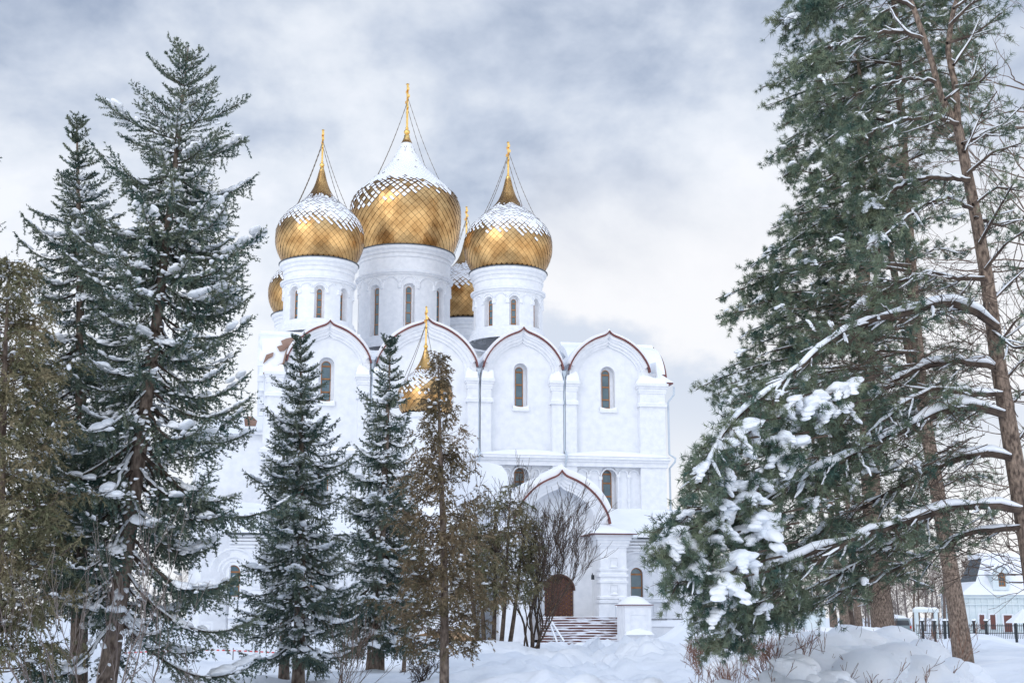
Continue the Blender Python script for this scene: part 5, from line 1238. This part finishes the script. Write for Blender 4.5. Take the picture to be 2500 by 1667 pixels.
# group of bare-legged pines farther back
bgp = [(1918, 1462, 92, 20, 1.0, 'leftmost'), (1943, 1462, 90, 24, 1.0, ''), (1956, 1452, 100, 22, 1.2, ''), (1979, 1458, 95, 19, 1.0, '')]
labs = ['slim pale-barked background pine, first from the white booth', 'broad grey background pine between the slim one and the dark one', 'dark trunk standing back between two pale background pines', 'straight pale background pine nearest the thick dark pine']
for i_, (u, v, Y, w_, h_, _) in enumerate(bgp):
    r = np.random.RandomState(90+i_); x0 = P(u*K, v*K, Y)[0]; b = np.array((x0, Y, G(x0, Y))); root = empty('pine_tree', b, 0, labs[i_], 'tree', 'pines at the back')
    rad = w_*K/FPX*Y/2; hh = 17+r.uniform(-1, 2); f = np.linspace(0, 1, 20); ln = np.stack([-.9*f+.1*np.sin(f*6+i_), 0*f, -.4+hh*f], -1)
    a_ = Acc(); a_.tube(ln, rad*(1-.75*f), 12); t_ = a_.build('trunk', M['bark_pine'] if i_ != 2 else M['bark_dark'], root, True); br, nl, sn = Acc(), Acc(), Acc()
    for k_ in range(22):
        fz = r.uniform(.30, .98); o_ = np.array([np.interp(fz, f, ln[:, q]) for q in range(3)]); az = r.uniform(0, 6.28); L = r.uniform(1.2, 3.2)*(1.25-fz); e = o_+np.array((math.cos(az)*L, math.sin(az)*L, L*r.uniform(-.1, .4)))
        bough(br, nl, sn, smooth_line([o_, (o_+e)/2+np.array((0, 0, .15)), e], 10), .05, r, sec=1.2, step=.5, start=.3, nn=8, NL=.16, NW=.04, snow=.03, tert=.3, snow_sec=.2)
    br.build('branches', M['bark_dark'], t_); nl.build('crown', M['pine_needle'], root); sn.build('snow_load', M['tree_snow'], root, True)
# small post under the low boughs
p_ = Q(1656, 1480, 40); pa = Acc(); bx_ = p_[0]; gz = G(bx_, 40); pa.tube([(0, 0, -.3), (.01, 0, .5), (0, .01, 1.0)], .05, 8); heap(pa, -.07, .07, -.07, .07, 1.0, .06, 1); o = pa.build('post', [M['bark_dark'], M['tree_snow']], None); o.location = (bx_, 40, gz)
tag(o, 'short dark post standing in the snow beneath the low pine boughs', 'post')

# ------------------------------------------------------------------ foreground shrubs under snow
def snow_shrub(base, label, lumps, twigs, seed, mat='twig_red', name='snow_covered_shrub'):
    r = np.random.RandomState(seed); base = np.array(base, float); root = empty(name, base, 0, label, 'shrub', 'shrubs buried in snow'); sn = Acc(); st_ = Acc()
    for (u, v, w_, h_, Y) in lumps:
        c_ = Q(u, v-10, Y)-base; W_ = w_*K/FPX*Y; H_ = h_*K/FPX*Y; blobs(sn, [c_-np.array((0, 0, H_*.12))], [(W_, W_*.85, H_)], [(1, .02, 0)], r, 3, .07, flat=1.6)
        for _ in range(int(4+w_/22)):
            a5 = r.uniform(0, 6.28); k5 = r.uniform(.35, .95); w5 = W_*r.uniform(.16, .38); blobs(sn, [c_+np.array((math.cos(a5)*W_*k5, math.sin(a5)*W_*.8*k5, H_*(1-k5**2)**.5*.80-H_*.15))], [(w5*1.2, w5, min(w5*.8, H_*.5))], [(1, .02, 0)], r, 2, .12, flat=1.0)
    for (u, v, su, sv, Y, n, L, fan) in twigs:
        for _ in range(n):
            c_ = Q(u+r.normal(0, su), v+abs(r.normal(0, sv)), Y+r.normal(0, .5))-base; d = unit(np.array((r.normal(0, fan), r.normal(0, fan), 1)))
            c_[2] -= L*.6; grow(st_, c_, d, L*r.uniform(.5, 1), .0055, 2, r, .38, .1, (2, 3), 3, .0042, .6, .14)
    st_.build('stems', M[mat], root); sn.build('snow_load', M['tree_snow'], root, True)
    return root
snow_shrub(on_ground(2090, 27), 'big rounded shrub under a thick dome of snow, right foreground', [(1975, 1545, 175, 88, 27.5), (1900, 1560, 110, 75, 26), (2060, 1555, 110, 70, 27.5), (2010, 1590, 170, 90, 26)], [(1880, 1500, 14, 10, 26.2, 8, .4, .25), (2085, 1500, 25, 10, 27.3, 10, .5, .5), (2010, 1575, 45, 8, 24.9, 30, .45, .35), (2110, 1570, 20, 8, 25.5, 16, .5, .4)], 101)
snow_shrub(on_ground(2030, 33), 'low shrub behind the big snow dome, only its long white back showing', [(1950, 1492, 130, 38, 36), (1880, 1490, 70, 30, 35), (2045, 1500, 60, 26, 36)], [(1860, 1480, 12, 8, 34, 10, .4, .2)], 102)
snow_shrub(on_ground(1930, 24.5), 'small shrub with four round snow lumps left of the big snow dome', [(1812, 1506, 36, 34, 25), (1795, 1535, 30, 24, 24.5), (1830, 1552, 52, 42, 24), (1778, 1562, 28, 20, 24.2), (1905, 1590, 60, 40, 23.8)], [(1772, 1500, 12, 20, 24.8, 26, .45, .5), (1765, 1545, 10, 14, 24.2, 20, .4, .6), (1845, 1490, 8, 8, 25, 12, .35, .2)], 103)
snow_shrub(on_ground(2310, 28), 'smooth snow-buried shrub at the foot of the tall dense pine', [(2210, 1580, 75, 55, 31), (2140, 1580, 90, 55, 27)], [(2135, 1500, 18, 8, 31, 8, .7, .8), (2180, 1480, 10, 12, 33, 6, .9, .5)], 104)
snow_shrub(on_ground(1800, 33), 'red-brown twiggy hedge with snow caught in it, left of the snow domes', [(1700, 1478, 50, 16, 39), (1665, 1545, 52, 46, 31), (1760, 1478, 34, 14, 39)],
           [(1640, 1490, 30, 8, 37, 60, .42, .35), (1700, 1490, 34, 8, 37, 60, .40, .35), (1600, 1492, 10, 14, 36, 34, .42, .5), (1625, 1520, 18, 18, 32, 44, .45, .5), (1690, 1530, 20, 18, 31, 40, .45, .5), (1665, 1560, 20, 10, 29.5, 30, .45, .5), (1740, 1500, 30, 8, 36, 40, .4, .35)], 105)

# ------------------------------------------------------------------ background on the right
# gatehouse
def px_box(u, Y): return (u-1250)/FPX*Y
YH = 182.0; hx0 = P(2351, 1500, YH)[0]; hx1 = P(2560, 1500, YH)[0]; hz0 = -1.0; hz = P(2400, 1450, YH)[2]
hroot = empty('gatehouse', (hx0, YH, 0), 0, 'small white gatehouse with steep snowy mansard roof and arched dormer, far right', 'building')
Lh = hx1-hx0; a_ = Acc(); a_.box(0, Lh, 0, 9, hz0, hz)
for k_ in range(14): a_.box(Lh*k_/14+.1, Lh*k_/14+.28, -.12, -.002, 0, hz-.5)
a_.box(-.15, Lh+.15, -.3, -.003, hz-.5, hz-.1); a_.box(-.1, Lh+.1, -.2, -.004, hz-1.4, hz-1.2)
a_.build('wall', M['house_wall'], hroot)
X_ = lambda u: P(u, 1450, YH)[0]-hx0; Z_ = lambda v: P(2400, v, YH)[2]
a_ = Acc()
x0, x1, x2, x3 = X_(2348), X_(2392), X_(2418), X_(2570); z0_, z1_, z2_ = hz-.1, Z_(1418), Z_(1361)
xr = x3+2
a_.add([(x0-.5, -.6, z0_), (xr, -.6, z0_), (xr, 1.2, z1_), (x1, 1.2, z1_), (x0-.5, 9.5, z0_), (x1, 8, z1_)], [(0, 1, 2, 3), (0, 3, 5, 4)], 0)
a_.add([(x1, 1.2, z1_), (xr, 1.2, z1_), (xr, 2.4, z2_), (x2, 2.4, z2_)], [(0, 1, 2, 3)], 0)
a_.add([(x1, 1.2, z1_), (x2, 2.4, z2_), (x2, 7, z2_), (x1, 8, z1_)], [(0, 1, 2, 3)], 1)
a_.box(x2-.3, xr, 2.2, 7.2, z2_, z2_+.7, 0)
rfh = a_.build('roof', [M['roof_snow'], M['slate']], hroot)
a_ = Acc(); dxa, dxb = X_(2425), X_(2463); a_.slab([round_arch(dxa, dxb, Z_(1440), Z_(1383)), round_arch(X_(2439), X_(2457), Z_(1431), Z_(1396))], -.2, 2.0)
a_.slab([round_arch(dxa+.05, dxb-.05, Z_(1440), Z_(1385))], .3, .4); dm = a_.build('dormer', M['house_wall'], rfh)
a_ = Acc(); a_.ribbon(arch_line(dxa-.1, dxb+.1, Z_(1381)), arch_line(dxa-.5, dxb+.5, Z_(1374)), -.5, 2.2); a_.build('dormer_snow', M['roof_snow'], rfh)
w_ = window(hroot, X_(2439)+.02, X_(2457)-.02, Z_(1431)+.02, Z_(1396)-.02, .12, (.33, .66), .16, True)
for ua, ub, va, vb, nm in ((2386, 2398, 1500, 1536, 'window'), (2412, 2425, 1500, 1536, 'window'), (2445, 2465, 1501, 1542, 'door')):
    a_ = Acc(); q0, q1, w0, w1 = X_(ua), X_(ub), Z_(vb), Z_(va); a_.slab([[(q0, w0), (q1, w0), (q1, w1), (q0, w1)]], -.16, -.05); a_.slab([[(q0-.2, w0), (q1+.2, w0), (q1+.2, w1+.2), (q0-.2, w1+.2)], [(q0, w0+.01), (q1, w0+.01), (q1, w1), (q0, w1)]], -.24, -.003, 1)
    a_.build(nm, [M['house_door'], M['trim']], hroot)
# iron fence
YF = 120.0; fx0, fx1 = P(2238, 1540, YF)[0], P(2530, 1540, YF)[0]; fz = G(fx0, YF)
fr = empty('iron_fence', (fx0, YF, 0), 0, 'low black iron railing with posts in front of the gatehouse', 'fence'); fl = fx1-fx0
ft = P(2400, 1524, YF)[2]; a_ = Acc()
a_.box(0, fl, -.03, .03, ft-.12, ft-.06); a_.box(0, fl, -.03, .03, ft-.75, ft-.69)
for x_ in np.arange(0, fl, .16): a_.box(x_-.018, x_+.018, -.018, .018, ft-1.2, ft+.08)
a_.build('rail_panel', M['black_iron'], fr)
for u in (2252, 2282, 2306, 2317, 2378, 2408, 2480):
    a_ = Acc(); x_ = P(u, 1530, YF)[0]-fx0; a_.box(x_-.09, x_+.09, -.09, .09, -1.6, ft+.2); a_.box(x_-.13, x_+.13, -.13, .13, ft+.2, ft+.33); heap(a_, x_-.18, x_+.18, -.18, .18, ft+.335, .16, 1); a_.build('post', [M['black_iron'], M['roof_snow']], fr)
# snow-covered car seen from behind
YV = 132.0; cx_ = P(2203, 1540, YV)[0]; cz = P(2203, 1552, YV)[2]; cr0 = empty('parked_car', (cx_, YV, cz), .12, 'dark green boxy car parked behind the pines, its roof under snow', 'car')
a_ = Acc(); sec_ = [(-.95, .35), (-.97, .95), (-.80, 1.55), (-.7, 1.66), (.7, 1.66), (.80, 1.55), (.97, .95), (.95, .35)]
a_.slab([sec_], 0, 4.0, back=True); a_.box(-.93, .93, -.12, -.001, .35, .6); a_.build('body', M['car_paint'], cr0)
a_ = Acc(); a_.slab([[(-.76, 1.0), (-.66, 1.48), (.66, 1.48), (.76, 1.0)]], -.02, .01); a_.build('rear_window', M['car_glass'], cr0)
for sx in (-1, 1):
    a_ = Acc(); a_.box(sx*.86-.08, sx*.86+.08, -.03, .02, .72, .95); a_.build('tail_light', M['red_lamp'], cr0)
    for y_ in (.6, 3.2):
        a_ = Acc(); an2 = np.linspace(0, 2*math.pi, 17)[:-1]; a_.slab([[(y_+.33*math.cos(q), .33+.33*math.sin(q)) for q in an2]], sx*.78, sx*.96, back=True, axis='x'); a_.build('wheel', M['rubber'], cr0)
a_ = Acc(); heap(a_, -.78, .78, -.05, 4, 1.665, .28, 0, 20); a_.build('snow_cap', M['roof_snow'], cr0)
# white gate frame
YG = 138.0; g0, g1 = P(2236, 1540, YG)[0], P(2292, 1540, YG)[0]; gz0 = -1.2; gt = P(2260, 1494, YG)[2]; ga = Acc(); wq = g1-g0
ga.box(0, .35, 0, .35, gz0, gt); ga.box(wq-.35, wq, 0, .35, gz0, gt); ga.box(-.1, wq+.1, -.05, .4, gt+.002, gt+.3); heap(ga, -.1, wq+.1, -.05, .4, gt+.302, .22, 1, 30)
o = ga.build('gate_frame', [M['house_wall'], M['roof_snow']], None); o.location = (g0, YG, 0); tag(o, 'pale rectangular gateway frame capped with snow behind the iron railing', 'gateway')
# white booth
YB = 112.0; b0_, b1_ = P(1970, 1540, YB)[0], P(2017, 1540, YB)[0]; bt_ = P(1990, 1487, YB)[2]; ba = Acc(); wq = b1_-b0_
ba.box(0, wq, 0, wq, -1.5, bt_); ba.box(-.08, wq+.08, -.08, wq+.08, bt_-.2, bt_-.003); b_o = ba.build('booth', M['house_wall'], None); b_o.location = (b0_, YB, 0)
tag(b_o, 'small square white gate pillar with a domed snow cap', 'gate pillar')
ba = Acc(); blobs(ba, [(wq/2, wq/2, bt_)], [(wq*.62, wq*.62, .38)], [(1, 0, 0)], np.random.RandomState(1), 3, .03, flat=.1); ba.build('snow_cap', M['roof_snow'], b_o, True)
# snow covered parasol-like shelter at the far right
YS = 105.0; sx_ = P(2500, 1530, YS)[0]; sz = P(2500, 1515, YS)[2]; so = empty('shelter', (sx_, YS, G(sx_, YS)), 0, 'small snow-covered pointed shelter roof cut by the right edge', 'shelter'); h_ = sz-G(sx_, YS)
a_ = Acc(); a_.tube([(0, 0, -.3), (0, 0, h_+.3)], .06, 8); a_.build('pole', M['black_iron'], so)
a_ = Acc(); a_.revolve([(1.35, h_-.15), (1.3, h_-.05), (.6, h_+.45), (.02, h_+.9)], 10); a_.build('roof', M['roof_snow'], so)
# straw-covered bed near the church
yb = 96; q_ = P(1080, 1565, yb); a_ = Acc(); blobs(a_, [(0, 0, 0), (1.1, .2, -.1), (-1.0, 0, -.15)], [(1.8, 1.0, .55), (1.2, .8, .42), (1.1, .9, .35)], [(1, 0, 0)]*3, np.random.RandomState(8), 3, .08)
gz = P(1080, 1556, yb)[2]; o = a_.build('straw_heap', M['hay'], None, True); o.location = (q_[0], yb, gz-.1); tag(o, 'low brown heap of straw on the snow before the church foot', 'straw heap')
# barrier tape on short stakes, left
YT = 52.0; ta = empty('barrier_tape', (P(310, 1590, YT)[0], YT, 0), 0, 'thin red and white barrier tape sagging over the snow between the trees', 'tape'); x0 = P(310, 1590, YT)[0]; a_ = Acc(); xs = np.linspace(P(300, 1590, YT)[0], P(700, 1590, YT)[0], 120)-x0
zt_ = P(400, 1589, YT)[2]+ .10*np.abs(np.sin(xs*.55))-.08
for i_ in range(119): a_.add([(xs[i_], 0, zt_[i_]), (xs[i_+1], 0, zt_[i_+1]), (xs[i_+1], 0.005, zt_[i_+1]+.05), (xs[i_], .005, zt_[i_]+.05)], np.array([(0, 1, 2, 3)]), (i_//2) % 2)
a_.build('tape', [M['tape_red'], M['tape_white']], ta)
for x_ in (xs[2], xs[40], xs[80], xs[116]):
    a_ = Acc(); g_ = G(x_+x0, YT); a_.tube([(x_, .03, g_-.3), (x_, .03, zt_[0]+.2)], .02, 6); a_.build('stake', M['twig'], ta)
# bare wood behind: three kinds, copied
def bare_tree(seed, h, mat):
    r = np.random.RandomState(seed); root = empty('bare_tree', (0, 0, 0), 0); a_ = Acc(); f = np.linspace(0, 1, 12)
    ln = np.stack([.5*f*r.normal(), .4*f*r.normal(), -.5+h*f], -1)+np.stack([.15*np.sin(f*5+seed), .1*np.cos(f*4), 0*f], -1); a_.tube(ln, .17*(1-f)**.8+.015, 7); t_ = a_.build('trunk', M[mat], root, True); b_ = Acc()
    for k_ in range(34):
        fz = r.uniform(.18, .98); o_ = np.array([np.interp(fz, f, ln[:, q]) for q in range(3)]); az = r.uniform(0, 6.28)
        grow(b_, o_, unit(np.array((math.cos(az), math.sin(az), r.uniform(.5, 1.4)))), h*.16*(1.25-fz)*r.uniform(.6, 1.1), .035*(1.1-fz), 3, r, .42, .10, (2, 4), 3, .012, .6, .12)
    b_.build('branches', M[mat], root); return root
def copy_tree(root):
    c = root.copy(); SC.collection.objects.link(c)
    for ch_ in [o for o in bpy.data.objects if o.parent == root]: d = ch_.copy(); SC.collection.objects.link(d); d.parent = c
    return c
protos = [bare_tree(201, 11, 'twig_grey'), bare_tree(202, 13, 'twig'), bare_tree(203, 9, 'twig_grey')]
r = np.random.RandomState(300); used = set()
for i_ in range(46):
    k_ = i_ % 3; o = protos[k_] if k_ not in used else copy_tree(protos[k_]); used.add(k_)
    if i_ < 34:
        u = 2060+(2560-2060)*((i_*.618) % 1); Y = r.uniform(150, 235)
        if u > 2300: Y = r.uniform(205, 245)
    elif i_ < 40: u = r.uniform(1800, 2060); Y = r.uniform(150, 210)
    else: u = r.uniform(-80, 640); Y = r.uniform(150, 230)
    x = (u-1250)/FPX*Y; o.location = (x, Y, G(x, Y)); o.rotation_euler = (0, 0, r.uniform(0, 6.28)); s_ = r.uniform(.75, 1.15); o.scale = (s_, s_, s_)
    tag(o, 'bare grey-brown tree in the far leafless wood behind the park', 'tree', 'bare trees of the far wood')
